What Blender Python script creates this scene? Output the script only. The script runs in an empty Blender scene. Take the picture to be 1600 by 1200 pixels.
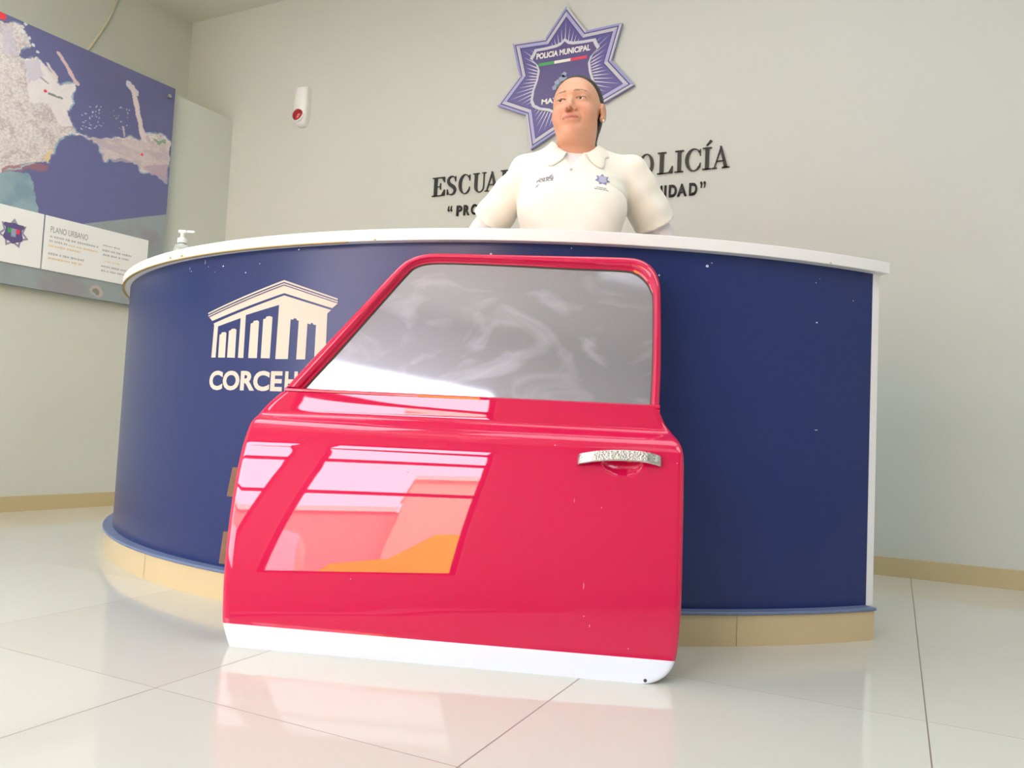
import bpy, bmesh, math
import numpy as np
from math import radians as rad, sin, cos, pi
from mathutils import Vector, Matrix
from mathutils.geometry import tessellate_polygon
from mathutils.bvhtree import BVHTree

S = bpy.context.scene
COL = S.collection

# ------------------------------------------------------------------ camera
FPX, CAMH = 1240.645, 0.55
RW = np.array([[0.89955230, -0.01758999, -0.43645876],
               [0.43423571, -0.07237262, 0.89788727],
               [0.04738149, 0.99722254, 0.05746475]])      # columns: right, up, forward
cam = bpy.data.objects.new('camera', bpy.data.cameras.new('camera'))
COL.objects.link(cam)
m = Matrix.Identity(4)
for i in range(3):
    m[i][0], m[i][1], m[i][2] = RW[i, 0], RW[i, 1], -RW[i, 2]
m[2][3] = CAMH
cam.matrix_world = m
cam.data.sensor_width = 36.0
cam.data.lens = 36.0 * FPX / 1600.0
cam.data.clip_start = 0.02
S.camera = cam

# ------------------------------------------------------------------ world, lights, exposure
S.view_settings.view_transform = 'Standard'
S.view_settings.look = 'None'
S.view_settings.gamma = 1.0
S.view_settings.use_curve_mapping = False
S.view_settings.exposure = -0.07
wd = bpy.data.worlds.new('world'); S.world = wd; wd.use_nodes = True
bg = wd.node_tree.nodes['Background']
bg.inputs[0].default_value = (0.82, 0.93, 1.06, 1)
bg.inputs[1].default_value = 12.0

sl = bpy.data.lights.new('sun', 'SUN'); sl.energy = 14.0; sl.angle = rad(1.0); sl.color = (1.0, 0.98, 0.94)
sun = bpy.data.objects.new('sun', sl); COL.objects.link(sun); sun.rotation_euler = (rad(-48), 0, rad(12))   # high sun over the building, on the far side of the street

def area(name, loc, rot, sx, sy, power, col=(1, 1, 1), portal=False, spread=180):
    l = bpy.data.lights.new(name, 'AREA'); l.shape = 'RECTANGLE'; l.size = sx; l.size_y = sy
    l.energy = power; l.color = col; l.spread = rad(spread)
    if portal: l.cycles.is_portal = True
    o = bpy.data.objects.new(name, l); COL.objects.link(o)
    o.location = loc; o.rotation_euler = rot
    return o
REAR = -1.9
WIN = [(-4.5, -2.15), (-1.9, -0.40)]                        # openings in the rear wall, x ranges
WZ0, WZ1 = 0.50, 2.82
for a, b in WIN:
    area('window_light', ((a + b) / 2, REAR - 0.14, (WZ0 + WZ1) / 2), (rad(90), 0, rad(0)), b - a, WZ1 - WZ0, 1, portal=True)
for lx, ly, pw_ in ((-2.9, 1.5, 34), (-0.6, 2.2, 18), (1.5, 1.4, 30), (-1.8, 0.2, 5), (1.0, -0.2, 6)):
    area('added_fill_light', (lx, ly, 3.26), (0, 0, 0), 1.9, 1.3, pw_, (0.90, 0.97, 1.04))  # unseen fill lights added below the ceiling to brighten walls and floor

# ------------------------------------------------------------------ helpers
CAMP = np.array([0, 0, CAMH])
def ray(px, py):
    return RW @ np.array([(px - 800) / FPX, -(py - 600) / FPX, 1.0])
def on_plane(px, py, p0, n):                                 # where the sight line meets a plane
    d = ray(px, py); p0 = np.array(p0, float); n = np.array(n, float)
    return CAMP + d * (np.dot(p0 - CAMP, n) / np.dot(d, n))
def lin(c):
    c = c / 255.0
    return c / 12.92 if c <= 0.04045 else ((c + 0.055) / 1.055) ** 2.4
def rgb(r, g, b): return (lin(r), lin(g), lin(b), 1.0)

def mat(name, col, rough=0.5, metal=0.0, spec=0.5, coat=0.0, coat_rough=0.03, bump=0.0, bscale=60, var=0.0, vscale=4.0, attr=None, sss=0.0, trans=0.0):
    m = bpy.data.materials.new(name); m.use_nodes = True
    nt = m.node_tree; b = nt.nodes['Principled BSDF']
    b.inputs['Base Color'].default_value = col
    b.inputs['Roughness'].default_value = rough
    b.inputs['Metallic'].default_value = metal
    b.inputs['Specular IOR Level'].default_value = spec
    b.inputs['Coat Weight'].default_value = coat
    b.inputs['Coat Roughness'].default_value = coat_rough
    b.inputs['Transmission Weight'].default_value = trans
    if sss:
        b.inputs['Subsurface Weight'].default_value = sss
        b.inputs['Subsurface Radius'].default_value = (0.012, 0.004, 0.002)
        b.inputs['Subsurface Scale'].default_value = 1.0
    tc = nt.nodes.new('ShaderNodeTexCoord')
    if attr:
        a = nt.nodes.new('ShaderNodeAttribute'); a.attribute_name = attr
        nt.links.new(a.outputs['Color'], b.inputs['Base Color'])
    elif var:
        n = nt.nodes.new('ShaderNodeTexNoise'); n.inputs['Scale'].default_value = vscale; n.inputs['Detail'].default_value = 5
        nt.links.new(tc.outputs['Object'], n.inputs['Vector'])
        mx = nt.nodes.new('ShaderNodeMix'); mx.data_type = 'RGBA'
        nt.links.new(n.outputs['Fac'], mx.inputs[0])
        mx.inputs[6].default_value = tuple(c * (1 - var) for c in col[:3]) + (1,)
        mx.inputs[7].default_value = tuple(min(1, c * (1 + var)) for c in col[:3]) + (1,)
        nt.links.new(mx.outputs[2], b.inputs['Base Color'])
    if bump:
        n2 = nt.nodes.new('ShaderNodeTexNoise'); n2.inputs['Scale'].default_value = bscale; n2.inputs['Detail'].default_value = 4
        nt.links.new(tc.outputs['Object'], n2.inputs['Vector'])
        bp = nt.nodes.new('ShaderNodeBump'); bp.inputs['Strength'].default_value = bump; bp.inputs['Distance'].default_value = 0.01
        nt.links.new(n2.outputs['Fac'], bp.inputs['Height']); nt.links.new(bp.outputs[0], b.inputs['Normal'])
    return m

def link(name, me, mats, parent=None, smooth=False):
    o = bpy.data.objects.new(name, me); COL.objects.link(o)
    for mm in (mats if isinstance(mats, (list, tuple)) else [mats]): me.materials.append(mm)
    if parent is not None: o.parent = parent
    if smooth: me.polygons.foreach_set('use_smooth', [True] * len(me.polygons))
    return o
def pydata(name, v, f, mats, parent=None, smooth=False, mi=None):
    me = bpy.data.meshes.new(name); me.from_pydata([tuple(map(float, p)) for p in v], [], [tuple(map(int, q)) for q in f]); me.update()
    if mi is not None:
        o = link(name, me, mats, parent, smooth); me.polygons.foreach_set('material_index', mi); return o
    return link(name, me, mats, parent, smooth)
def from_bm(name, bm, mats, parent=None, smooth=False, normals=True):
    if normals: bmesh.ops.recalc_face_normals(bm, faces=bm.faces)
    me = bpy.data.meshes.new(name); bm.to_mesh(me); bm.free()
    return link(name, me, mats, parent, smooth)
def sharp(o, deg=35):
    o.data.polygons.foreach_set('use_smooth', [True] * len(o.data.polygons))
    o.data.set_sharp_from_angle(angle=rad(deg)); return o
def tag(o, label=None, cat=None, group=None, kind=None):
    if label: o['label'] = label
    if cat: o['category'] = cat
    if group: o['group'] = group
    if kind: o['kind'] = kind
    return o
def empty(name, loc, label, cat, rz=0, group=None):
    o = bpy.data.objects.new(name, None); COL.objects.link(o); o.location = loc; o.rotation_euler = (0, 0, rz)
    o.empty_display_size = 0.1
    return tag(o, label, cat, group)
def box_bm(bm, x0, x1, y0, y1, z0, z1, bev=0.0, M=None):
    r = bmesh.ops.create_cube(bm, size=1.0)
    for v in r['verts']:
        v.co = Vector(((x0 + x1) / 2 + v.co.x * (x1 - x0), (y0 + y1) / 2 + v.co.y * (y1 - y0), (z0 + z1) / 2 + v.co.z * (z1 - z0)))
    vs = r['verts']
    if bev:
        es = list({e for v in vs for e in v.link_edges})
        rr = bmesh.ops.bevel(bm, geom=es, offset=bev, segments=3, affect='EDGES', profile=0.6)
        vs = list({v for f in rr['faces'] for v in f.verts} | {v for v in vs if v.is_valid})
    if M is not None:
        for v in vs: v.co = M @ v.co
    return vs
def box(name, x0, x1, y0, y1, z0, z1, m, parent=None, bev=0.0, M=None):
    bm = bmesh.new(); box_bm(bm, x0, x1, y0, y1, z0, z1, bev, M)
    o = from_bm(name, bm, m, parent)
    return sharp(o, 40) if bev else o
def lathe(name, prof, m, parent=None, n=24, loc=(0, 0, 0)):
    v, f = [], []
    for (r, z) in prof:
        for k in range(n):
            a = 2 * pi * k / n; v.append((loc[0] + r * cos(a), loc[1] + r * sin(a), loc[2] + z))
    for i in range(len(prof) - 1):
        for k in range(n):
            f.append((i * n + k, i * n + (k + 1) % n, (i + 1) * n + (k + 1) % n, (i + 1) * n + k))
    f.append(tuple(range(n))[::-1]); f.append(tuple((len(prof) - 1) * n + k for k in range(n)))
    return sharp(pydata(name, v, f, m, parent), 40)
def tube(name, pts, r, m, parent=None, n=8):
    pts = [Vector(p) for p in pts]; v, f = [], []
    for i, p in enumerate(pts):
        t = (pts[min(i + 1, len(pts) - 1)] - pts[max(i - 1, 0)]).normalized()
        u = t.cross(Vector((0.3, 0.9, 0.2))).normalized(); w = t.cross(u)
        for k in range(n):
            a = 2 * pi * k / n; v.append(p + (u * cos(a) + w * sin(a)) * r)
    for i in range(len(pts) - 1):
        for k in range(n): f.append((i * n + k, i * n + (k + 1) % n, (i + 1) * n + (k + 1) % n, (i + 1) * n + k))
    f.append(tuple(range(n))); f.append(tuple((len(pts) - 1) * n + k for k in range(n)))
    return pydata(name, v, f, m, parent, True)
def spline(P, n=8, closed=False):
    P = [np.array(p, float) for p in P]; out = []; N = len(P)
    rng = N if closed else N - 1
    for i in range(rng):
        if closed: a, b, c, d = P[(i - 1) % N], P[i], P[(i + 1) % N], P[(i + 2) % N]
        else: a, b, c, d = P[max(i - 1, 0)], P[i], P[i + 1], P[min(i + 2, N - 1)]
        for k in range(n):
            t = k / n
            out.append(0.5 * ((2 * b) + (c - a) * t + (2 * a - 5 * b + 4 * c - d) * t * t + (3 * b - a - 3 * c + d) * t ** 3))
    if not closed: out.append(P[-1])
    return out

# 2-D polygons -> mesh, cut finely enough to wrap on a curved surface, mapped to 3-D and given a thickness
def poly_faces(bm, poly):
    loops = poly if isinstance(poly[0][0], (list, tuple, np.ndarray)) else [poly]
    tris = tessellate_polygon([[Vector((p[0], p[1], 0)) for p in lp] for lp in loops])
    flat = [p for lp in loops for p in lp]
    vs = [bm.verts.new((p[0], p[1], 0)) for p in flat]
    for t in tris:
        try: bm.faces.new([vs[i] for i in t])
        except ValueError: pass
def wrap(name, polys, fmap, m, parent=None, thick=0.0, cut=0.0, lift=0.0, bm=None):
    if bm is None:
        bm = bmesh.new()
        for p in polys: poly_faces(bm, p)
    if cut:
        xs = [v.co.x for v in bm.verts]; x = math.floor(min(xs) / cut) * cut
        while x < max(xs):
            bmesh.ops.bisect_plane(bm, geom=bm.verts[:] + bm.edges[:] + bm.faces[:], plane_co=(x, 0, 0), plane_no=(1, 0, 0)); x += cut
    if thick:
        r = bmesh.ops.extrude_face_region(bm, geom=bm.faces[:])
        for v in r['geom']:
            if isinstance(v, bmesh.types.BMVert): v.co.z += thick
    for v in bm.verts: v.co = Vector(fmap(v.co.x, v.co.y, v.co.z + lift))
    return from_bm(name, bm, m, parent, normals=bool(thick))
def text_bm(s, bold=0.0, height=1.0, x0=0.0, x1=None, shear=0.0, width=None):
    """text as triangles, cap height = height, left edge at x0, baseline 0, optionally stretched to end at x1"""
    cu = bpy.data.curves.new('t', 'FONT'); cu.body = s; cu.size = 1.0; cu.offset = bold; cu.shear = shear; cu.resolution_u = 4
    o = bpy.data.objects.new('t', cu); COL.objects.link(o)
    dg = bpy.context.evaluated_depsgraph_get(); dg.update()
    me = bpy.data.meshes.new_from_object(o.evaluated_get(dg))
    bm = bmesh.new(); bm.from_mesh(me)
    bpy.data.objects.remove(o); bpy.data.curves.remove(cu); bpy.data.meshes.remove(me)
    cap = 0.729 + bold * 2
    xs = [v.co.x for v in bm.verts]; a, b = min(xs), max(xs)
    sy = height / cap; sx = sy if x1 is None else (x1 - x0) / (b - a)
    for v in bm.verts:
        v.co.x = x0 + (v.co.x - a) * sx; v.co.y = (v.co.y + bold) * sy; v.co.z = 0
    bmesh.ops.remove_doubles(bm, verts=bm.verts, dist=1e-5)
    return bm

# ------------------------------------------------------------------ materials
M_wall = mat('painted_wall', rgb(205, 207, 200), 0.55, spec=0.3, bump=0.05, bscale=90, var=0.02, vscale=1.2)
M_wall2 = mat('painted_false_wall', rgb(208, 211, 203), 0.5, spec=0.3, bump=0.05, bscale=90)
M_ceil = mat('ceiling_paint', rgb(224, 222, 210), 0.7)
M_base = mat('tile_skirting', rgb(198, 180, 140), 0.3, var=0.04)
M_white = mat('white_laminate', rgb(243, 240, 240), 0.35)
M_edge = mat('yellowed_glue_edge', rgb(190, 165, 105), 0.6)
M_blue = mat('blue_laminate', rgb(32, 47, 106), 0.30, spec=0.42, bump=0.015, bscale=25)
M_bluecap = mat('worn_blue_paint', rgb(112, 126, 160), 0.5, var=0.12, vscale=14)
M_cream = mat('cream_vinyl', rgb(216, 204, 192), 0.6, spec=0.2)
M_black = mat('black_acrylic', rgb(26, 28, 24), 0.4)
M_red = mat('door_red_paint', rgb(208, 0, 70), 0.42, spec=0.08, coat=1.0, coat_rough=0.02)
M_red.node_tree.nodes['Principled BSDF'].inputs['Coat IOR'].default_value = 1.66
M_stripe = mat('door_white_paint', rgb(236, 238, 248), 0.3, coat=0.6)
M_chrome = mat('worn_chrome', rgb(205, 203, 196), 0.22, metal=1.0, bump=0.25, bscale=220, var=0.15, vscale=60)
M_rub = mat('dark_rubber_seal', rgb(70, 58, 52), 0.6)
M_rust = mat('rusty_steel', rgb(128, 100, 76), 0.75, bump=0.4, bscale=150, var=0.25, vscale=50)
M_plast = mat('white_plastic', rgb(238, 236, 236), 0.35)
M_redlens = mat('red_lens', rgb(170, 12, 34), 0.12, coat=1)
M_metal = mat('brushed_metal', rgb(190, 188, 180), 0.3, metal=1)

def mat_floor():
    m = bpy.data.materials.new('polished_porcelain_tiles'); m.use_nodes = True; nt = m.node_tree; N, K = nt.nodes, nt.links
    b = N['Principled BSDF']; tc = N.new('ShaderNodeTexCoord'); sp = N.new('ShaderNodeSeparateXYZ')
    K.new(tc.outputs['Object'], sp.inputs[0])
    T = 0.6965; fr = []; idx = []
    for ax, off in ((0, 0.066), (1, 1.1635)):
        a = N.new('ShaderNodeMath'); a.operation = 'SUBTRACT'; K.new(sp.outputs[ax], a.inputs[0]); a.inputs[1].default_value = off - 20 * T
        d = N.new('ShaderNodeMath'); d.operation = 'DIVIDE'; K.new(a.outputs[0], d.inputs[0]); d.inputs[1].default_value = T
        f = N.new('ShaderNodeMath'); f.operation = 'FRACT'; K.new(d.outputs[0], f.inputs[0])
        fl = N.new('ShaderNodeMath'); fl.operation = 'FLOOR'; K.new(d.outputs[0], fl.inputs[0]); idx.append(fl)
        pp = N.new('ShaderNodeMath'); pp.operation = 'PINGPONG'; K.new(f.outputs[0], pp.inputs[0]); pp.inputs[1].default_value = 0.5
        lt = N.new('ShaderNodeMath'); lt.operation = 'LESS_THAN'; K.new(pp.outputs[0], lt.inputs[0]); lt.inputs[1].default_value = 0.0021 if ax == 0 else 0.0013
        fr.append(lt)
    mx = N.new('ShaderNodeMath'); mx.operation = 'MAXIMUM'; K.new(fr[0].outputs[0], mx.inputs[0]); K.new(fr[1].outputs[0], mx.inputs[1])
    cx = N.new('ShaderNodeCombineXYZ'); K.new(idx[0].outputs[0], cx.inputs[0]); K.new(idx[1].outputs[0], cx.inputs[1])
    wn = N.new('ShaderNodeTexWhiteNoise'); K.new(cx.outputs[0], wn.inputs['Vector'])
    tone = N.new('ShaderNodeMix'); tone.data_type = 'RGBA'; K.new(wn.outputs['Value'], tone.inputs[0])
    tone.inputs[6].default_value = rgb(210, 206, 193); tone.inputs[7].default_value = rgb(215, 212, 200)
    c = N.new('ShaderNodeMix'); c.data_type = 'RGBA'; K.new(mx.outputs[0], c.inputs[0]); K.new(tone.outputs[2], c.inputs[6]); c.inputs[7].default_value = rgb(150, 132, 122)
    K.new(c.outputs[2], b.inputs['Base Color'])
    r = N.new('ShaderNodeMath'); r.operation = 'MULTIPLY_ADD'; K.new(mx.outputs[0], r.inputs[0]); r.inputs[1].default_value = 0.5; r.inputs[2].default_value = 0.06
    K.new(r.outputs[0], b.inputs['Roughness']); b.inputs['Specular IOR Level'].default_value = 0.42
    bp = N.new('ShaderNodeBump'); bp.invert = True; bp.inputs['Strength'].default_value = 0.4; bp.inputs['Distance'].default_value = 0.002
    K.new(mx.outputs[0], bp.inputs['Height']); K.new(bp.outputs[0], b.inputs['Normal'])
    return m
M_floor = mat_floor()

def mat_glass():
    """old window pane: silvery, mirror-like, with wiped dust streaks"""
    m = bpy.data.materials.new('dusty_mirrored_pane'); m.use_nodes = True; nt = m.node_tree; N, K = nt.nodes, nt.links
    b = N['Principled BSDF']; tc = N.new('ShaderNodeTexCoord')
    mp = N.new('ShaderNodeMapping'); mp.inputs['Scale'].default_value = (1.6, 1.6, 3.2); mp.inputs['Rotation'].default_value = (0.3, 0.4, 0.5)
    K.new(tc.outputs['Object'], mp.inputs[0])
    n = N.new('ShaderNodeTexNoise'); n.inputs['Scale'].default_value = 2.2; n.inputs['Detail'].default_value = 7; n.inputs['Distortion'].default_value = 2.0
    K.new(mp.outputs[0], n.inputs['Vector'])
    cr = N.new('ShaderNodeValToRGB'); K.new(n.outputs['Fac'], cr.inputs[0])
    cr.color_ramp.elements[0].position = 0.52; cr.color_ramp.elements[0].color = (0, 0, 0, 1)
    cr.color_ramp.elements[1].position = 0.78; cr.color_ramp.elements[1].color = (1, 1, 1, 1)
    mixc = N.new('ShaderNodeMix'); mixc.data_type = 'RGBA'; K.new(cr.outputs[0], mixc.inputs[0])
    mixc.inputs[6].default_value = rgb(178, 174, 180); mixc.inputs[7].default_value = rgb(202, 200, 206)
    K.new(mixc.outputs[2], b.inputs['Base Color'])
    mr = N.new('ShaderNodeMath'); mr.operation = 'MULTIPLY_ADD'; K.new(cr.outputs[0], mr.inputs[0]); mr.inputs[1].default_value = -0.06; mr.inputs[2].default_value = 0.92
    b.inputs['Metallic'].default_value = .92
    rr = N.new('ShaderNodeMath'); rr.operation = 'MULTIPLY_ADD'; K.new(cr.outputs[0], rr.inputs[0]); rr.inputs[1].default_value = 0.16; rr.inputs[2].default_value = 0.05
    b.inputs['Roughness'].default_value = 0.06
    g = N.new('ShaderNodeBsdfGlossy'); g.inputs['Color'].default_value = rgb(196, 192, 204); g.inputs['Roughness'].default_value = 0.46
    ms_ = N.new('ShaderNodeMixShader'); mf = N.new('ShaderNodeMath'); mf.operation = 'MULTIPLY_ADD'; K.new(cr.outputs[0], mf.inputs[0]); mf.inputs[1].default_value = 0.22; mf.inputs[2].default_value = 0.30; K.new(mf.outputs[0], ms_.inputs[0]); out = N['Material Output']
    K.new(b.outputs[0], ms_.inputs[1]); K.new(g.outputs[0], ms_.inputs[2]); K.new(ms_.outputs[0], out.inputs[0])
    return m
M_pane = mat_glass()

# ------------------------------------------------------------------ the room
YB = 3.8355; ZC = 3.28; XR = 3.2
def xf(y): return -4.03 - 0.1 * (YB - y)                     # face of the lower, furred-out part of the left wall
def struct(o, name=None):
    o['kind'] = 'structure'; return o
struct(box('floor', -5.6, XR + 0.15, REAR - 0.15, YB + 0.15, -0.1, 0, M_floor))
struct(box('ceiling', -5.6, XR + 0.15, REAR - 0.15, YB + 0.15, ZC, ZC + 0.1, M_ceil))
struct(box('wall_back', -5.6, XR + 0.15, YB, YB + 0.15, 0, ZC, M_wall))
struct(box('wall_right', XR, XR + 0.15, REAR, YB, 0, ZC, M_wall))
def slab(name, f0, f1, z0, z1, m, y0=REAR, y1=YB):
    v = []
    for z in (z0, z1):
        for (f, y) in ((f0, y0), (f1, y0), (f1, y1), (f0, y1)): v.append((f(y), y, z))
    return pydata(name, v, [(0, 1, 2, 3), (4, 7, 6, 5), (0, 4, 5, 1), (1, 5, 6, 2), (2, 6, 7, 3), (3, 7, 4, 0)][::1], m)
def fixn(o):
    bm = bmesh.new(); bm.from_mesh(o.data); bmesh.ops.recalc_face_normals(bm, faces=bm.faces); bm.to_mesh(o.data); bm.free(); return o
struct(fixn(slab('wall_left', lambda y: xf(y) - 0.62, lambda y: xf(y) - 0.45, 0, ZC, M_wall)))
struct(fixn(slab('wall_left_lower', lambda y: xf(y) - 0.45, lambda y: xf(y), 0, 2.53, M_wall2)))
struct(fixn(slab('baseboard_left', lambda y: xf(y), lambda y: xf(y) + 0.012, 0, 0.08, M_base)))
struct(box('baseboard_back', xf(YB) + 0.012, XR, YB - 0.012, YB, 0, 0.08, M_base))
struct(box('baseboard_right', XR - 0.012, XR, REAR, YB - 0.012, 0, 0.08, M_base))
# rear wall with its glazed shop-front openings
bm = bmesh.new(); xs = [-5.6] + [e for w in WIN for e in w] + [XR + 0.15]
for i in range(0, len(xs), 2): box_bm(bm, xs[i], xs[i + 1], REAR - 0.15, REAR, 0, ZC)
for a, b in WIN: box_bm(bm, a, b, REAR - 0.15, REAR, WZ1, ZC); box_bm(bm, a, b, REAR - 0.15, REAR, 0, WZ0)
struct(from_bm('wall_rear', bm, M_wall))
M_frame = mat('dark_window_frame', rgb(90, 60, 50), 0.5)
for i, (a, b) in enumerate(WIN):
    e = bpy.data.objects.new('window_%d' % (i + 1), None); COL.objects.link(e); e.location = ((a + b) / 2, REAR, WZ0); e['kind'] = 'structure'
    bm = bmesh.new(); w = (b - a) / 2; h = WZ1 - WZ0
    for (x0, x1, z0, z1) in ((-w, -w + 0.05, 0, h), (w - 0.05, w, 0, h), (-w, w, h - 0.05, h), (-w, w, -0.02, 0.04), (-w, w, 1.86, 1.91), (-w, w, 1.30, 1.34)):
        box_bm(bm, x0, x1, -0.1, -0.05, z0, z1)
    from_bm('window_frame', bm, M_frame, e)

# outdoors, seen only in the reflections
struct(box('ground', -30, 30, -40, REAR - 0.15, -0.15, -0.02, mat('street_paving', rgb(196, 190, 186), 0.8, var=0.15, vscale=1.5)))
bld = empty('building', (-3, -13, -0.02), 'orange street building across the road', 'building')
M_fac = mat('orange_facade', rgb(226, 190, 158), 0.8, var=0.08); M_fac2 = mat('terracotta_facade', rgb(214, 160, 140), 0.8, var=0.08)
M_corn = mat('pale_cornice', rgb(235, 220, 200), 0.8)
bm = bmesh.new(); box_bm(bm, 2.2, 12, -4, 0, 0, 7.2); from_bm('tall_wall', bm, M_fac, bld)
bm = bmesh.new(); box_bm(bm, -9, 2.2, -4, -0.3, 0, 5.2); from_bm('low_wall', bm, M_fac2, bld)
bm = bmesh.new(); box_bm(bm, 2.1, 12.2, -4.2, 0.25, 7.2, 7.5); from_bm('roof', bm, M_corn, bld)
bm = bmesh.new(); box_bm(bm, -9, 2.1, -4.2, -0.1, 5.2, 5.5); from_bm('roof', bm, M_corn, bld)
M_fw = mat('facade_window', rgb(120, 110, 110), 0.2)
for k in range(3):
    box('window', 3.2 + 3.0 * k, 4.6 + 3.0 * k, -0.02, 0.05, 1.0, 2.6, M_fw, bld)

M_tyre = mat('tyre', rgb(40, 40, 40), 0.8)
def street_car(x, paint, label):
    car = empty('car', (x, -6.0, -0.02), label, 'car')
    bm = bmesh.new()
    prof = [(-2.3, .35), (-2.35, .8), (-2.2, 1.1), (-1.5, 1.25), (-1.0, 1.95), (1.9, 2.05), (2.2, 1.9), (2.35, .9), (2.3, .35)]
    poly_faces(bm, prof); r = bmesh.ops.extrude_face_region(bm, geom=bm.faces[:])
    for v in r['geom']:
        if isinstance(v, bmesh.types.BMVert): v.co.z = 1.6
    for v in bm.verts: v.co = Vector((v.co.x, v.co.z - 0.8, v.co.y))
    from_bm('body', bm, paint, car)
    for x in (-1.3, 1.25):
        for y in (-0.8, 0.8):
            bm = bmesh.new(); bmesh.ops.create_cone(bm, cap_ends=True, segments=24, radius1=.33, radius2=.33, depth=.2, matrix=Matrix.Translation((x, y, .33)) @ Matrix.Rotation(pi / 2, 4, 'X'))
            from_bm('wheel', bm, M_tyre, car)
street_car(0.65, mat('yellow_paint', rgb(252, 214, 10), 0.35), 'yellow van parked in the street outside the windows')
street_car(-4.3, mat('silver_paint', rgb(225, 222, 225), 0.3), 'pale silver van parked in the street outside the windows')
mt_ = box('added_reflection_mat', -4.4, 0.2, REAR + 0.12, REAR + 1.1, 0, 0.012, mat('grey_mat', rgb(150, 140, 140), .95, spec=.1)); mt_['label'] = 'unseen grey mat added under the windows to mute their reflection in the floor'; mt_['category'] = 'mat'  # unseen, added so the polished floor does not mirror the windows into the door

# ------------------------------------------------------------------ reception counter (an arc centred on the back wall)
CX, CY = -1.632, 3.832
A0, A1 = rad(-141), rad(-39.2)
def sector(name, r0, r1, z0, z1, m, parent, a0=A0, a1=A1, n=140, bev=0.0):
    prof = [(r0, z0), (r1 - bev, z0), (r1, z0 + bev), (r1, z1 - bev), (r1 - bev, z1), (r0, z1)] if bev else [(r0, z0), (r1, z0), (r1, z1), (r0, z1)]
    k = len(prof); v, f = [], []
    for i in range(n + 1):
        a = a0 + (a1 - a0) * i / n
        for (r, z) in prof: v.append((r * cos(a), r * sin(a), z))
    for i in range(n):
        for j in range(k): f.append((i * k + j, i * k + (j + 1) % k, (i + 1) * k + (j + 1) % k, (i + 1) * k + j))
    f.append(tuple(range(k))); f.append(tuple(n * k + j for j in range(k)))
    return sharp(fixn(pydata(name, v, f, m, parent)), 30)
counter = empty('reception_counter', (CX, CY, 0), 'curved navy blue reception counter with white top and beige tile plinth', 'counter')
RB = 2.015
M_plinth = mat('beige_plinth_tile', rgb(214, 192, 152), 0.22, var=0.05, vscale=2)
pl = sector('plinth', 1.93, 2.045, 0, 0.083, M_plinth, counter)
M_joint = mat('joint_grey', rgb(150, 130, 110), 0.8)
for k in range(1, 8):                                         # joints between the plinth tiles
    a = A1 - 0.115 - 0.24 * k + 0.13
    bm = bmesh.new()
    c, s = cos(a), sin(a); t = 0.0008
    vs = [bm.verts.new((2.0456 * c - s * q * t, 2.0456 * s + c * q * t, z)) for q, z in ((-1, 0), (1, 0), (1, .083), (-1, .083))]
    bm.faces.new(vs)
    from_bm('tile_joint', bm, M_joint, counter)
sector('plinth_cap', 1.93, 2.052, 0.083, 0.092, M_bluecap, counter, bev=0.002)
sector('front_panel', 1.985, RB, 0.092, 1.062, M_blue, counter, a1=A1 - 0.0005)
sector('countertop', 1.81, 2.045, 1.062, 1.095, M_white, counter, a1=A1 + rad(0.95), bev=0.0015)
sector('countertop_edge_band', 2.036, 2.0462, 1.0602, 1.0632, M_edge, counter, a0=A0, a1=rad(-84), n=60)
sector('end_panel', 1.83, 2.016, 0.092, 1.062, M_white, counter, a0=A1, a1=A1 + rad(0.75), n=3)
# two chips and a joint in the edge of the top
for (px, py, w, h) in ((221, 411, 2, 16), (266, 403, 7, 4), (284, 400, 8, 4), (586, 375, 4, 3), (1298, 411, 3, 2)):
    bm = bmesh.new(); d = ray(px, py); o = CAMP - np.array([CX, CY, 0]); a_ = d[0]**2 + d[1]**2; b_ = o[0]*d[0] + o[1]*d[1]; c_ = o[0]**2 + o[1]**2 - 2.047**2
    t = (-b_ - math.sqrt(b_*b_ - a_*c_)) / a_; p = o + d * t; a = math.atan2(p[1], p[0]); k = 0.0017
    z = min(max(p[2], 1.064), 1.09); z0, z1 = max(1.061, z - h * k / 2), min(1.0945, z + h * k / 2)
    vs = [bm.verts.new((2.0472 * cos(a + q * w * k / 4), 2.0472 * sin(a + q * w * k / 4), zz)) for q, zz in ((-1, z0), (1, z0), (1, z1), (-1, z1))]
    bm.faces.new(vs)
    from_bm('edge_chip', bm, M_edge, counter)

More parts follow.
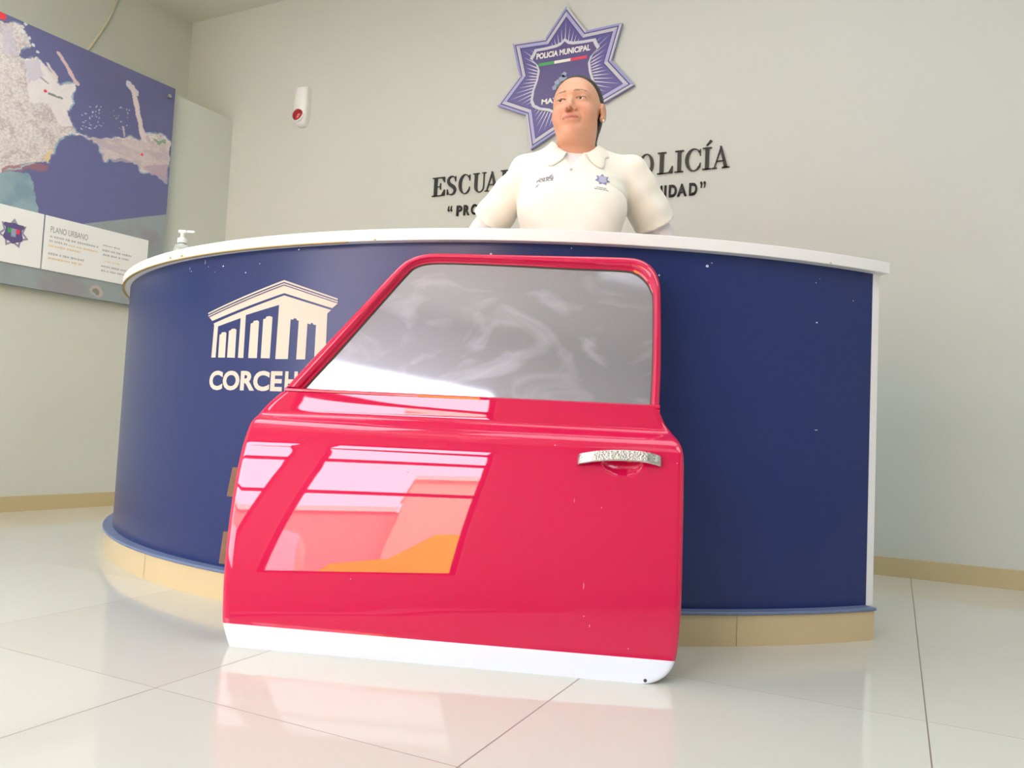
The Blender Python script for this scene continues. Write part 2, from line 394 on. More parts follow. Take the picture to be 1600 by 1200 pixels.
def cyl_hit(px, py, r):
    d = ray(px, py); o = CAMP - np.array([CX, CY, 0])
    a_ = d[0]**2 + d[1]**2; b_ = o[0]*d[0] + o[1]*d[1]; c_ = o[0]**2 + o[1]**2 - r*r
    t = (-b_ - math.sqrt(b_*b_ - a_*c_)) / a_; p = o + d * t
    return (math.atan2(p[1], p[0]) * r, p[2])
def cmap(s, z, w):
    a = s / RB; r = RB + 0.0006 + w
    return (r * cos(a), r * sin(a), z)
def LG(x, y): return cyl_hit(300 + x / 5, 420 + y / 5, RB)    # emblem drawing units
def LP(pts): return [LG(*p) for p in pts]
emb = [
    LP([(128, 345), (722, 88), (1140, 233), (1140, 272), (1096, 308), (722, 190), (160, 408), (128, 368)]),
    LP([(170, 428), (722, 208), (1087, 322), (1058, 350), (1042, 708), (955, 708), (970, 440), (948, 436), (945, 425), (930, 423), (928, 434), (903, 428),
        (885, 708), (815, 708), (835, 405), (820, 402), (818, 390), (797, 386), (792, 398), (772, 394), (750, 705), (652, 705), (682, 282),
        (422, 362), (402, 697), (360, 695), (382, 385), (205, 450), (185, 693), (152, 693), (175, 440)]),
    LP([(205, 693), (217, 515), (230, 511), (233, 498), (260, 494), (270, 503), (258, 693)]),
    LP([(275, 693), (290, 485), (305, 481), (310, 470), (335, 467), (349, 477), (335, 695)]),
    LP([(440, 697), (460, 428), (478, 422), (483, 408), (512, 402), (525, 412), (508, 698)]),
    LP([(538, 698), (558, 394), (578, 388), (582, 374), (610, 369), (630, 378), (608, 700)])]
wrap('logo_emblem', emb, cmap, M_cream, counter, cut=0.02)
def line2(pts, w):
    out = []
    for i in range(len(pts) - 1):
        a, b = np.array(pts[i], float), np.array(pts[i + 1], float); n = np.array([0, w / 2])
        out.append([a - n, b - n, b + n, a + n])
    return out
lines = []
for off, w in ((22, 9), (41, 7)):
    for q in line2([(128, 340 + off), (722, 86 + off), (1142, 228 + off)], w): lines.append(LP(q))
wrap('logo_emblem_lines', lines, lambda s, z, w: cmap(s, z, w + 0.0010), M_blue, counter, cut=0.02)
a = LG(132, 945); b = LG(700, 970); c0 = LG(160, 775)
ch = 0.0635
tb = text_bm('CORCE', bold=0.038, height=ch, x0=a[0], x1=b[0])
tb2 = text_bm('H', bold=0.038, height=ch, x0=LG(727, 860)[0] , x1=LG(727, 860)[0] + 0.047)
def tilt(bm, x0):
    for v in bm.verts: v.co.y += LG(132, 945)[1]
for t_ in (tb, tb2):
    tilt(t_, 0)
wrap('logo_lettering', None, cmap, M_cream, counter, cut=0.02, bm=tb)
wrap('logo_lettering', None, cmap, M_cream, counter, cut=0.02, bm=tb2)
# paint chips in the blue laminate
rng = np.random.default_rng(3); ch_p = []
for (px, py, w, h) in [(297, 420, 2, 7), (299, 424, 4, 2), (321, 410, 2, 9), (349, 416, 4, 4), (384, 426, 3, 3), (467, 390, 4, 3), (406, 412, 2, 2), (767, 397, 4, 4), (1030, 430, 3, 3),
                       (1105, 416, 6, 5), (1112, 411, 3, 2), (1275, 442, 2, 2), (1281, 436, 2, 1), (1333, 470, 2, 2), (1276, 504, 4, 3), (1275, 672, 7, 1.5), (326, 417, 2, 2), (336, 425, 1.5, 1.5), (893, 388, 2, 2)]:
    s, z = cyl_hit(px, py, RB); k = 0.0017 / 2
    ch_p.append([(s + w * k * cos(t) * rng.uniform(.7, 1.2), z + h * k * sin(t) * rng.uniform(.7, 1.2)) for t in np.linspace(0, 2 * pi, 8)[:-1]])
M_chip = mat('bare_chip', rgb(225, 225, 232), 0.6)
for q in ch_p: wrap('paint_chip', [q], cmap, M_chip, counter)

# ------------------------------------------------------------------ lettering on the back wall
def bw(px, py): p = on_plane(px, py, (0, YB, 0), (0, 1, 0)); return (p[0], p[2])
def wmap(x, z, w): return (x, YB - w, z)
def arc(cx, cy, rx, ry, a0, a1, n=20): return [(cx + rx * cos(rad(a0 + (a1 - a0) * i / n)), cy + ry * sin(rad(a0 + (a1 - a0) * i / n))) for i in range(n + 1)]
def R(x0, x1, y0, y1): return [(x0, y0), (x1, y0), (x1, y1), (x0, y1)]
def ribbon(P, W):
    P = [np.array(p, float) for p in P]; W = np.interp(np.linspace(0, 1, len(P)), np.linspace(0, 1, len(W)), W); l, r = [], []
    for i, p in enumerate(P):
        t = P[min(i + 1, len(P) - 1)] - P[max(i - 1, 0)]; t = t / (np.linalg.norm(t) + 1e-9); n = np.array([-t[1], t[0]]); l.append(p + n * W[i] / 2); r.append(p - n * W[i] / 2)
    return [tuple(q) for q in l + r[::-1]]
hs = 0.038; st = 0.19
def serif(x0, x1, y): return R(x0, x1, y, y + hs)
G = {
 'I': (0.48, [R(.15, .15 + st, 0, 1), serif(0, .48, 0), serif(0, .48, 1 - hs)]),
 'L': (0.82, [R(.13, .13 + st, 0, 1), serif(0, .46, 1 - hs), serif(0, .80, 0), [(.82, 0), (.82, .32), (.79, .32), (.60, hs)]]),
 'E': (0.84, [R(.13, .13 + st, 0, 1), serif(0, .80, 1 - hs), serif(0, .82, 0), [(.84, 0), (.84, .32), (.81, .32), (.62, hs)], [(.81, 1), (.62, 1 - hs), (.78, .72), (.81, .72)],
               R(.32, .55, .49, .52), [(.57, .34), (.57, .68), (.545, .68), (.50, .505), (.545, .34)]]),
 'D': (0.95, [R(.13, .13 + st, 0, 1), serif(0, .5, 1 - hs), serif(0, .5, 0), [(.45, 1)] + arc(.45, .5, .50, .5, 90, -90)[1:] + [(.45, 0), (.45, hs)] + arc(.45, .5, .29, .5 - hs, -90, 90) ]),
 'O': (0.98, [[arc(.49, .5, .49, .52, 0, 360, 40)[:-1], arc(.49, .5, .29, .485, 0, 360, 40)[:-1]]]),
 'C': (0.90, [arc(.48, .5, .48, .52, 38, 322, 40) + arc(.51, .5, .31, .485, 318, 42, 40), [(.86, .98), (.86, .66), (.83, .66), (.78, .86)], [(.84, .16), (.87, .34), (.84, .34), (.76, .14)]]),
 'U': (0.92, [[(.12, 1), (.12, .3)] + arc(.46, .3, .34, .32, 180, 360, 20)[1:] + [(.80, 1), (.755, 1), (.755, .3)] + arc(.53, .3, .225, .275, 0, -180, 20)[1:] + [(.305, 1)],
               serif(0, .44, 1 - hs), serif(.64, .92, 1 - hs)]),
 'A': (0.98, [[(.10, 0), (.15, 0), (.48, .86), (.46, .98)], [(.42, 1), (.52, 1), (.88, 0), (.67, 0)], R(.24, .68, .31, .345), serif(0, .27, 0), serif(.56, .98, 0)]),
 'N': (1.0, [R(.14, .18, 0, 1), R(.80, .84, 0, 1), [(.12, 1), (.32, 1), (.84, .04), (.84, 0), (.78, 0)], serif(0, .32, 0), serif(0, .3, 1 - hs), serif(.66, 1, 1 - hs)]),
 'P': (0.82, [R(.13, .13 + st, 0, 1), serif(0, .46, 0), serif(0, .45, 1 - hs), [(.42, 1)] + arc(.42, .735, .40, .265, 90, -90)[1:] + [(.42, .47), (.42, .5)] + arc(.42, .735, .2, .235, -90, 90)]),
 'R': (0.95, [R(.13, .13 + st, 0, 1), serif(0, .44, 0), serif(0, .45, 1 - hs), [(.42, 1)] + arc(.42, .745, .38, .255, 90, -90)[1:] + [(.42, .49), (.42, .52)] + arc(.42, .745, .18, .22, -90, 90), [(.42, .5), (.55, .5), (.86, .06), (.94, .04), (.94, 0), (.72, 0)]]),
 'S': (0.66, [ribbon(spline([(.58, .78), (.52, .93), (.33, .985), (.14, .90), (.10, .72), (.22, .56), (.42, .44), (.56, .28), (.50, .09), (.32, .015), (.12, .08), (.06, .26)], 5), [.03, .035, .05, .10, .16, .20, .20, .16, .10, .05, .035, .03]),
               [(.60, .98), (.60, .70), (.575, .70), (.53, .88)], [(.04, .02), (.04, .32), (.065, .32), (.12, .12)]]),
}
sg1 = empty('wall_lettering', (-1.59, YB, 1.866), 'black serif capital letters in the upper line of wall lettering', 'lettering')
sg1.rotation_euler = (0, 0, 0)
def put_letter(chh, x0, x1, z0, h, parent, accent=False, sans=False, bold=0.045):
    ox, oy, oz = parent.location
    if sans:
        bm = text_bm(chh, bold=bold, height=h, x0=x0, x1=x1)
        for v in bm.verts: v.co.y += z0
        return wrap('letter', None, lambda x, z, w: (x - ox, -w, z - oz), M_black, parent, thick=0.008, bm=bm)
    wd_, ps = G[chh]; k = (x1 - x0) / wd_
    out = []
    tr = lambda q: [(x0 + a * k, z0 + b * h) for a, b in q]
    for p in ps: out.append([tr(q) for q in p] if isinstance(p[0][0], tuple) else tr(p))
    if accent: out.append([(x0 + .18 * k, z0 + 1.10 * h), (x0 + .24 * k, z0 + 1.08 * h), (x0 + .50 * k, z0 + 1.28 * h), (x0 + .40 * k, z0 + 1.34 * h)])
    return wrap('letter', out, lambda x, z, w: (x - ox, -w, z - oz), M_black, parent, thick=0.010)
ZL, HL = 1.867, 0.109
def X1(px, py=290): return bw(px, py)[0]
left = [('E', 676.5, 696), ('S', 699, 714), ('C', 717.5, 735.5), ('U', 739.5, 759.5), ('A', 758.5, 780), ('D', 782.5, 803)]
right = [('P', 976, 996, 0), ('O', 999, 1022, 0), ('L', 1028, 1052, 0), ('I', 1055, 1068.5, 0), ('C', 1071, 1096, 0), ('I', 1098, 1112, 1), ('A', 1113, 1140.5, 0)]
for chh, a, b in left: put_letter(chh, X1(a), X1(b), ZL, HL, sg1)
for chh, a, b, ac in right: put_letter(chh, X1(a, 250), X1(b, 250), ZL, HL, sg1, accent=bool(ac))
for i, (chh, a, b) in enumerate([('R', 806, 827), ('O', 830, 851), ('N', 854, 876), ('D', 911, 932), ('E', 935, 954)]): put_letter(chh, X1(a, 275), X1(b, 275), ZL, HL, sg1)
sg2 = empty('wall_lettering', (-1.59, YB, 1.742), 'smaller black sans-serif quotation line of wall lettering under the serif line', 'lettering')
Z2, H2 = 1.742, 0.062
def X2(px, py=320): return bw(px, py)[0]
def quote(px0, px1, zc, flip):
    x0, x1 = X2(px0), X2(px1); w = (x1 - x0); P = []
    for k in (0, .55):
        xa = x0 + k * w; s = 1 if flip else -1
        c = (xa + .2 * w, zc + .010 * s)
        P.append([(c[0] + .19 * w * cos(t), c[1] + .007 * sin(t)) for t in np.linspace(0, 2 * pi, 12)[:-1]])
        P.append([(c[0] + .19 * w * s, c[1]), (c[0] - .02 * w, c[1]), (c[0] - .10 * w * s, c[1] - .024 * s), (c[0] + .04 * w * s, c[1] - .024 * s)])
    return wrap('quotation_mark', P, lambda x, z, w_: (x + 1.59, -w_, z - 1.742), M_black, sg2, thick=0.008)
quote(700.5, 708, Z2 + 0.046, False)
for chh, a, b in [('P', 714.5, 723), ('R', 725.5, 734.5), ('O', 737, 748), ('T', 749.5, 759), ('E', 761, 769), ('G', 771, 782), ('E', 785, 793), ('R', 795, 804), ('Y', 811, 821), ('S', 829, 838), ('E', 840, 848), ('R', 850, 859), ('V', 861, 871),
                  ('I', 873, 875.5), ('R', 878, 887), ('A', 894, 905), ('L', 912, 920), ('A', 921, 932), ('C', 963, 974), ('O', 976, 988), ('M', 990, 1005)]:
    put_letter(chh, X2(a), X2(b), Z2, H2, sg2, sans=True, bold=0.03)
for chh, a, b in [('U', 1009, 1020), ('N', 1023, 1035), ('I', 1038.5, 1041.5), ('D', 1045.5, 1057.5), ('A', 1058.5, 1073), ('D', 1077, 1089.5)]:
    put_letter(chh, X2(a, 300), X2(b, 300), Z2 + 0.002, H2 + 0.004, sg2, sans=True, bold=0.03)
quote(1093, 1102.5, Z2 + 0.05, True)

# ------------------------------------------------------------------ seven-pointed police badge on the back wall
BC = (-1.633, 2.432); BR = 0.404; BI = 0.272
badge = empty('police_badge', (BC[0], YB, BC[1]), 'large seven-pointed blue and silver police star badge mounted on the wall', 'badge')
def bmap(x, z, w): return (x, -w - 0.004, z)
def star(R0, R1, s=1.0, n=7, ph=90):
    return [((R0 if i % 2 == 0 else R1) * s * cos(rad(ph + i * 180 / n)), (R0 if i % 2 == 0 else R1) * s * sin(rad(ph + i * 180 / n))) for i in range(2 * n)]
def inset(P, d):
    out = []; n = len(P)
    for i in range(n):
        a, b, c = np.array(P[i - 1]), np.array(P[i]), np.array(P[(i + 1) % n])
        u = (b - a) / np.linalg.norm(b - a); v = (c - b) / np.linalg.norm(c - b)
        n1 = np.array([-u[1], u[0]]); n2 = np.array([-v[1], v[0]])
        bis = (n1 + n2) / (1 + np.dot(n1, n2)); out.append(tuple(b + bis * d))
    return out
MB = {k: mat('badge_' + k, rgb(*c), 0.35) for k, c in dict(lav=(150, 150, 200), pale=(196, 192, 200), deep=(66, 58, 128), field=(92, 84, 148), ray=(214, 210, 218), shield=(86, 74, 128), rim=(205, 202, 212), green=(70, 160, 80), white=(235, 228, 218), red=(225, 60, 85), crest=(150, 160, 185), lav2=(172, 170, 208), letters=(236, 230, 226)).items()}
S0 = star(BR, BI)
wrap('backing', [S0], bmap, MB['lav'], badge, thick=0.02)
def band(a, b, ka, kb, nm, lift):
    P, Q = inset(S0, a), inset(S0, b)
    V = [bmap(x, z, lift) for x, z in P + Q]; F = [(i, (i + 1) % 14, 14 + (i + 1) % 14, 14 + i) for i in range(14)]
    pydata(nm, V, F, [MB[ka], MB[kb]], badge, mi=[i % 2 for i in range(14)])
band(0.0, 0.012, 'lav', 'pale', 'outer_border', 0.0205)
band(0.012, 0.018, 'deep', 'deep', 'border_line_pattern', 0.0205)
band(0.018, 0.036, 'pale', 'lav2', 'inner_border', 0.021)
S1 = inset(S0, 0.036)
wrap('field', [S1], bmap, MB['field'], badge, lift=0.0205)
band(0.036, 0.040, 'deep', 'deep', 'border_line_pattern', 0.0212)
rays = []
S2 = inset(S0, 0.046)
def star_r(th):
    d = np.array([cos(th), sin(th)])
    for i in range(14):
        a, b = np.array(S2[i]), np.array(S2[(i + 1) % 14]); e = b - a
        den = d[0] * e[1] - d[1] * e[0]
        if abs(den) < 1e-9: continue
        t = (a[0] * e[1] - a[1] * e[0]) / den; u = (a[0] * d[1] - a[1] * d[0]) / den
        if t > 0 and -1e-6 <= u <= 1: return t
    return BI
for i in range(7 * 10):
    th = rad(90 + (i + 0.0) * 360 / 70); r = star_r(th) * 0.985; w = 0.016
    rays.append([(0.09 * cos(th - .02), .09 * sin(th - .02)), (0.19 * cos(th - w), 0.19 * sin(th - w)), (r * cos(th), r * sin(th)), (0.19 * cos(th + w), 0.19 * sin(th + w)), (0.09 * cos(th + .02), .09 * sin(th + .02))])
wrap('ray_pattern', rays, bmap, MB['ray'], badge, lift=0.0212)
def rel(px, py): p = bw(px, py); return (p[0] - BC[0], p[1] - BC[1])
half = [rel(760 + a_ / 5.333, b_ / 5.333) for a_, b_ in ((672, 352), (640, 385), (600, 405), (520, 425), (430, 425), (418, 470), (392, 515), (440, 560), (456, 610), (440, 690), (408, 780), (396, 860), (412, 900), (460, 925), (540, 935))] + [(0, -.205)]
half[0] = (0, half[0][1]); half[4] = (half[4][0], half[3][1])
shield = half + [(-x, z) for x, z in half[::-1]][1:-1]
if sum(shield[i][0] * shield[(i + 1) % len(shield)][1] - shield[(i + 1) % len(shield)][0] * shield[i][1] for i in range(len(shield))) < 0: shield = shield[::-1]
wrap('shield_rim', [[(x * 1.04, z * 1.04) for x, z in shield]], bmap, MB['rim'], badge, thick=0.006, lift=0.0212)
wrap('shield', [[(x * .955, .0 + z * .955) for x, z in shield]], bmap, MB['deep'], badge, lift=0.0276)
wrap('shield', [[(x * .945, .0 + z * .945) for x, z in shield]], bmap, MB['shield'], badge, lift=0.0280)
def btext(s, x0, x1, z, h, bold=0.04):
    bm = text_bm(s, bold=bold, height=h, x0=x0, x1=x1)
    for v in bm.verts: v.co.y += z
    wrap('badge_lettering', None, bmap, MB['letters'], badge, lift=0.029, bm=bm)
q0 = rel(760 + 437 / 5.333, 512 / 5.333); q1 = rel(760 + 882 / 5.333, 448 / 5.333)
btext('POLICIA MUNICIPAL', q0[0], q1[0], (q0[1] + q1[1]) / 2, 0.034)
q0 = rel(760 + 478 / 5.333, 893 / 5.333)
btext('MAZATLÁN', q0[0], -q0[0] + .005, q0[1], 0.031)
g0 = rel(760 + 455 / 5.333, 560 / 5.333); g3 = rel(760 + 855 / 5.333, 500 / 5.333)
zb = (g0[1] + g3[1]) / 2; xw = (g3[0] - g0[0]) / 3
for i, c in enumerate(('green', 'white', 'red')):
    wrap('tricolour_bar', [R(g0[0] + i * xw, g0[0] + (i + 1) * xw, zb - .008, zb + .008)], bmap, MB[c], badge, lift=0.029)
cr = []
for (x, z, r) in ((0, -.005, .022), (.008, .018, .015), (-.03, -.02, .016), (.03, -.02, .016), (-.045, -.045, .014), (.045, -.045, .014), (0, -.045, .026), (-.02, -.085, .016), (.02, -.085, .016), (0, -.11, .02)):
    cr.append([(x + r * (1 + .18 * sin(5 * t)) * cos(t), z + r * (1 + .18 * sin(5 * t)) * sin(t)) for t in np.linspace(0, 2 * pi, 18)[:-1]])
wrap('crest_pattern', cr, bmap, MB['crest'], badge, thick=0.003, lift=0.029)

# ------------------------------------------------------------------ alarm siren
p = bw(474, 170)
sir = empty('alarm_siren', (p[0] + .008, YB, p[1] - .005), 'small white wall alarm siren with a red strobe lens', 'siren')
bm = bmesh.new(); rows = []
for (z, w, d) in ((.128, .048, .045), (.124, .053, .052), (.08, .056, .058), (0, .057, .060), (-.05, .056, .060), (-.085, .050, .054), (-.108, .038, .042), (-.120, .022, .026)):
    n = 16; rows.append([bm.verts.new((w * cos(t) if abs(cos(t)) < .9 else w * math.copysign(.93, cos(t)), -d * sin(t) ** .55, z)) for t in np.linspace(0, pi, n)])
for a, b in zip(rows[:-1], rows[1:]):
    for i in range(len(a) - 1): bm.faces.new((a[i], a[i + 1], b[i + 1], b[i]))
    bm.faces.new((a[-1], a[0], b[0], b[-1]))
bm.faces.new(rows[0]); bm.faces.new(rows[-1])
sharp(from_bm('housing', bm, M_plast, sir), 50)
bm = bmesh.new(); bmesh.ops.create_uvsphere(bm, u_segments=24, v_segments=16, radius=1, matrix=Matrix.Translation((-.004, -.052, -.052)) @ Matrix.Rotation(rad(-14), 4, 'X') @ Matrix.Diagonal((.040, .022, .043, 1)))
from_bm('strobe_lens', bm, M_redlens, sir, True)
bm = bmesh.new(); bmesh.ops.create_uvsphere(bm, u_segments=24, v_segments=16, radius=1, matrix=Matrix.Translation((-.004, -.046, -.052)) @ Matrix.Rotation(rad(-14), 4, 'X') @ Matrix.Diagonal((.046, .017, .050, 1)))
from_bm('lens_collar', bm, M_plast, sir, True)

# ------------------------------------------------------------------ map board on the left wall
NB = np.array([1, -0.1, 0]); NB = NB / np.linalg.norm(NB)     # out of the wall
SD = np.array([0.1, 1, 0]); SD = SD / np.linalg.norm(SD)      # along the wall, away from the camera
OFF = 0.035
MO = np.array([xf(0), 0, 0]) + NB * OFF
def mp2(px, py): q = on_plane(px, py, MO, NB) - MO; return (float(q @ SD), float(q[2]))
tr, bl, tl = mp2(272, 145), mp2(0, 443), mp2(0, 13)
MS1 = tr[0]; MS0 = 0.9; MZ1 = (tr[1] + tl[1]) / 2; MZ0 = (bl[1] + mp2(195, 475)[1]) / 2
mapb = empty('map_board', tuple(MO + SD * (MS0 + MS1) / 2 + np.array([0, 0, MZ0])), 'large printed aerial map board of a harbour coast on the left wall', 'map')
def mm(s, z, w):
    q = SD * (s - (MS0 + MS1) / 2) + NB * w + np.array([0, 0, z - MZ0]); return tuple(q)
def vnoise(x, y, seed):
    xi, yi = np.floor(x).astype(int), np.floor(y).astype(int); fx, fy = x - xi, y - yi; fx = fx * fx * (3 - 2 * fx); fy = fy * fy * (3 - 2 * fy)
    hsh = lambda a, b: (np.sin(a * 127.1 + b * 311.7 + seed * 74.7) * 43758.5453) % 1.0
    return (hsh(xi, yi) * (1 - fx) + hsh(xi + 1, yi) * fx) * (1 - fy) + (hsh(xi, yi + 1) * (1 - fx) + hsh(xi + 1, yi + 1) * fx) * fy
def fbm(x, y, seed, o=4): return sum(vnoise(x * 2 ** k, y * 2 ** k, seed + k) / 2 ** k for k in range(o)) / sum(1 / 2 ** k for k in range(o))
def inpoly(x, y, P):
    c = np.zeros(x.shape, bool); n = len(P); j = n - 1
    for i in range(n):
        xi, yi = P[i]; xj, yj = P[j]
        if yi != yj: c ^= ((yi > y) != (yj > y)) & (x < (xj - xi) * (y - yi) / (yj - yi) + xi)
        j = i
    return c
def segd(x, y, a, b):
    ax, ay = a; bx, by = b; t = np.clip(((x - ax) * (bx - ax) + (y - ay) * (by - ay)) / ((bx - ax) ** 2 + (by - ay) ** 2), 0, 1)
    return np.hypot(x - ax - t * (bx - ax), y - ay - t * (by - ay))
ss = np.concatenate([np.arange(MS0, 2.3, 0.02), np.arange(2.3, MS1, 0.0045), [MS1]]); zz = np.arange(MZ0, MZ1 + .001, (MZ1 - MZ0) / 330)
SX, SZ = np.meshgrid(ss, zz)
def MPp(pts): return [mp2(*p) for p in pts]
wx = SX + (fbm(SX * 30, SZ * 30, 9, 3) - .5) * .03; wz = SZ + (fbm(SX * 30, SZ * 30, 19, 3) - .5) * .03
land = [(1.2, 2.52)] + MPp([(0, 33), (8, 36), (22, 38), (35, 42), (48, 72), (30, 76), (27, 88), (40, 92), (55, 90), (64, 98), (85, 120), (90, 130), (92, 135), (115, 128), (118, 137), (110, 150), (111, 160), (105, 175), (112, 200), (125, 210), (145, 216),
        (200, 215), (217, 219), (222, 210), (250, 212), (264, 222), (262, 250), (258, 285), (240, 272), (220, 268), (205, 255), (190, 247), (170, 248), (163, 254), (158, 240), (150, 225), (135, 215), (115, 209), (100, 211), (88, 222), (80, 240), (74, 255),
        (60, 252), (35, 258), (15, 265), (0, 270)]) + [(1.2, 1.75)]
L_ = inpoly(wx, wz, land)
c = np.zeros(SX.shape + (3,))
def setc(mask, col, a=1.0):
    a = (mask * a)[..., None] if not np.isscalar(mask) else a
    c[:] = c * (1 - a) + np.array(col, float) * a
tz = np.clip((SZ - MZ0) / (MZ1 - MZ0), 0, 1)
c[:] = np.array([104, 108, 156])[None, None]
setc(np.clip((tz - .55) * 2, 0, 1) * fbm(SX * 3, SZ * 3, 4), (92, 88, 120), 0.9)
setc(fbm(SX * 2.2, SZ * 2.2, 31) * .5, (120, 112, 150), 0.7)
def noise_edge(poly): return inpoly(wx, wz, poly)
teal = [(1.2, 1.75)] + MPp([(0, 268), (40, 270), (50, 285), (52, 302), (58, 332), (60, 460)]) + [(1.2, 1.1)]
T_ = noise_edge(teal); n1 = fbm(SX * 9, SZ * 9, 5)
setc(T_, (146, 170, 180)); setc(T_ * np.clip((n1 - .5) * 5, 0, 1), (120, 148, 165), .7)
low = inpoly(SX, SZ, MPp([(128, 350), (270, 334)]) + [(MS1 + .1, 1.0), (MS0, 1.0)] + [mp2(60, 400)])
setc(low, (152, 162, 166)); setc(low * np.clip((fbm(SX * 5, SZ * 5, 77) - .5) * 5, 0, 1), (150, 146, 152), .8)
nl = fbm(SX * 22, SZ * 22, 11); nf = fbm(SX * 150, SZ * 150, 21, 2)
setc(L_, (214, 204, 204)); setc(L_ * np.clip((nl - .48) * 8, 0, 1), (188, 172, 176), .7)
setc(L_ * np.clip((nf - .52) * 7, 0, 1), (234, 226, 222), .6); setc(L_ * np.clip((.42 - nf) * 8, 0, 1), (164, 160, 162), .35)
port = inpoly(wx, wz, MPp([(40, 92), (64, 98), (92, 135), (117, 130), (117, 140), (108, 155), (111, 160), (104, 175), (112, 200), (95, 200), (75, 160), (48, 160), (40, 125)]))
setc(port, (232, 224, 226), .85)
setc(inpoly(wx, wz, MPp([(38, 95), (58, 94), (68, 120), (42, 128)])), (206, 198, 212), .9)
setc(inpoly(wx, wz, MPp([(0, 40), (15, 42), (25, 88), (0, 84)])), (200, 192, 208), .7)
ea = inpoly(wx, wz, MPp([(145, 216), (262, 222), (258, 285), (205, 255), (160, 250)]))
setc(ea, (205, 186, 188), .6); setc(ea * np.clip((fbm(SX * 12, SZ * 40, 61) - .5) * 6, 0, 1), (188, 172, 186), .8)
setc(inpoly(wx, wz, MPp([(220, 262), (262, 255), (258, 285)])), (184, 160, 180), .8)
setc(inpoly(wx, wz, MPp([(80, 232), (78, 248), (72, 254), (66, 246)])), (224, 200, 150), .9)
setc(inpoly(wx, wz, MPp([(238, 218), (256, 220), (256, 225), (240, 223)])), (130, 160, 130), .9)
reds = inpoly(wx, wz, MPp([(0, 264), (20, 258), (60, 254), (74, 262), (70, 270), (40, 264), (0, 272)]))
setc(reds, (160, 110, 120), .8)
# surf along the coast
Ls = L_.astype(float); k = np.ones(5) / 5
Lb = np.apply_along_axis(lambda v: np.convolve(v, k, 'same'), 0, np.apply_along_axis(lambda v: np.convolve(v, k, 'same'), 1, Ls))
setc(((Lb > .1) & (Lb < .7) & ~L_).astype(float) * np.clip((fbm(SX * 14, SZ * 14, 41) - .4) * 4, 0, 1), (170, 205, 215), .8)
for a, b, w, col in (((90, 84), (119, 131), .010, (214, 186, 186)), ((198, 131), (211, 146), .016, (200, 200, 214)), ((205, 137), (222, 214), .016, (216, 200, 200)), ((190, 199), (192, 212), .006, (190, 180, 190)), ((61, 96), (88, 126), .006, (226, 214, 214)), ((73, 100), (88, 122), .007, (224, 206, 208)), ((62, 122), (74, 132), .005, (160, 160, 165)), ((75, 147), (95, 154), .006, (130, 140, 140))):
    A_, B_ = mp2(*a), mp2(*b); setc(segd(wx * .5 + SX * .5, wz * .5 + SZ * .5, A_, B_) < w, col)
for a in ((69, 143), (220, 242), (2, 26)): setc(segd(SX, SZ, mp2(*a), (mp2(*a)[0] + .001, mp2(*a)[1])) < (.008 if a[0] != 2 else .018), (228, 60, 70))
rg = np.random.default_rng(5)
for _ in range(60):
    b = mp2(rg.uniform(124, 160) if _ < 42 else rg.uniform(176, 200), rg.uniform(166, 203)); setc(segd(SX, SZ, b, (b[0] + .001, b[1])) < .0028, (214, 208, 220), .9)
for b in ((34, 50), (44, 60), (50, 71), (57, 82), (38, 38)): q = mp2(*b); setc(segd(SX, SZ, q, (q[0] + .001, q[1])) < .008, (226, 224, 228), .9)
isl = mp2(149, 455); setc(np.hypot(wx - isl[0], wz - isl[1]) < .035, (190, 176, 170), .9); setc(np.hypot(wx - isl[0], wz - isl[1] + .005) < .016, (126, 130, 118), .9)
nz, ns = SX.shape
idx = np.arange(nz * ns).reshape(nz, ns)
V = [mm(s, z, 0.012) for s, z in zip(SX.ravel(), SZ.ravel())]
F = np.stack([idx[:-1, :-1], idx[:-1, 1:], idx[1:, 1:], idx[1:, :-1]], -1).reshape(-1, 4)
me = bpy.data.meshes.new('printed_map'); me.from_pydata(V, [], F.tolist()); me.update()
ca = me.color_attributes.new('Col', 'FLOAT_COLOR', 'POINT')
cl = c / 255.0; cl = np.where(cl <= .04045, cl / 12.92, ((cl + .055) / 1.055) ** 2.4)
ca.data.foreach_set('color', np.concatenate([cl.reshape(-1, 3), np.ones((nz * ns, 1))], 1).ravel().astype(np.float32))
link('printed_map', me, mat('map_print', rgb(100, 100, 150), 0.4, attr='Col', spec=0.4), mapb)
wrap('board', [[(MS0, MZ0), (MS1, MZ0), (MS1, MZ1), (MS0, MZ1)]], mm, mat('board_edge', rgb(120, 125, 150), .5), mapb, thick=0.0115)
for (s, z) in [mp2(262, 151), (MS1 - .09, MZ0 + .06), (MS0 + .08, MZ1 - .06), (MS0 + .08, MZ0 + .06)]:
    bm = bmesh.new(); ax = Vector(NB); rot = Vector((0, 0, 1)).rotation_difference(ax).to_matrix().to_4x4()
    bmesh.ops.create_cone(bm, cap_ends=True, segments=20, radius1=.015, radius2=.012, depth=.012, matrix=Matrix.Translation(mm(s, z, .018)) @ rot)
    bmesh.ops.create_cone(bm, cap_ends=True, segments=12, radius1=.007, radius2=.007, depth=.034, matrix=Matrix.Translation(mm(s, z, -.017)) @ rot)
    sharp(from_bm('standoff_screw', bm, M_metal, mapb), 40)
M_card = mat('white_card', rgb(238, 238, 238), .4)
cz1, cz0 = (mp2(64, 333)[1] + mp2(229, 378)[1]) / 2, (mp2(60, 418)[1] + mp2(190, 447)[1]) / 2
cs = mp2(64.5, 375)[0]; ce = mp2(229, 380)[0]
wrap('caption_panel', [R(cs + .004, ce, cz0, cz1)], mm, M_card, mapb, thick=.006, lift=.0125)
wrap('logo_panel', [R(cs - .75, cs - .004, cz0, cz1)], mm, M_card, mapb, thick=.006, lift=.0125)
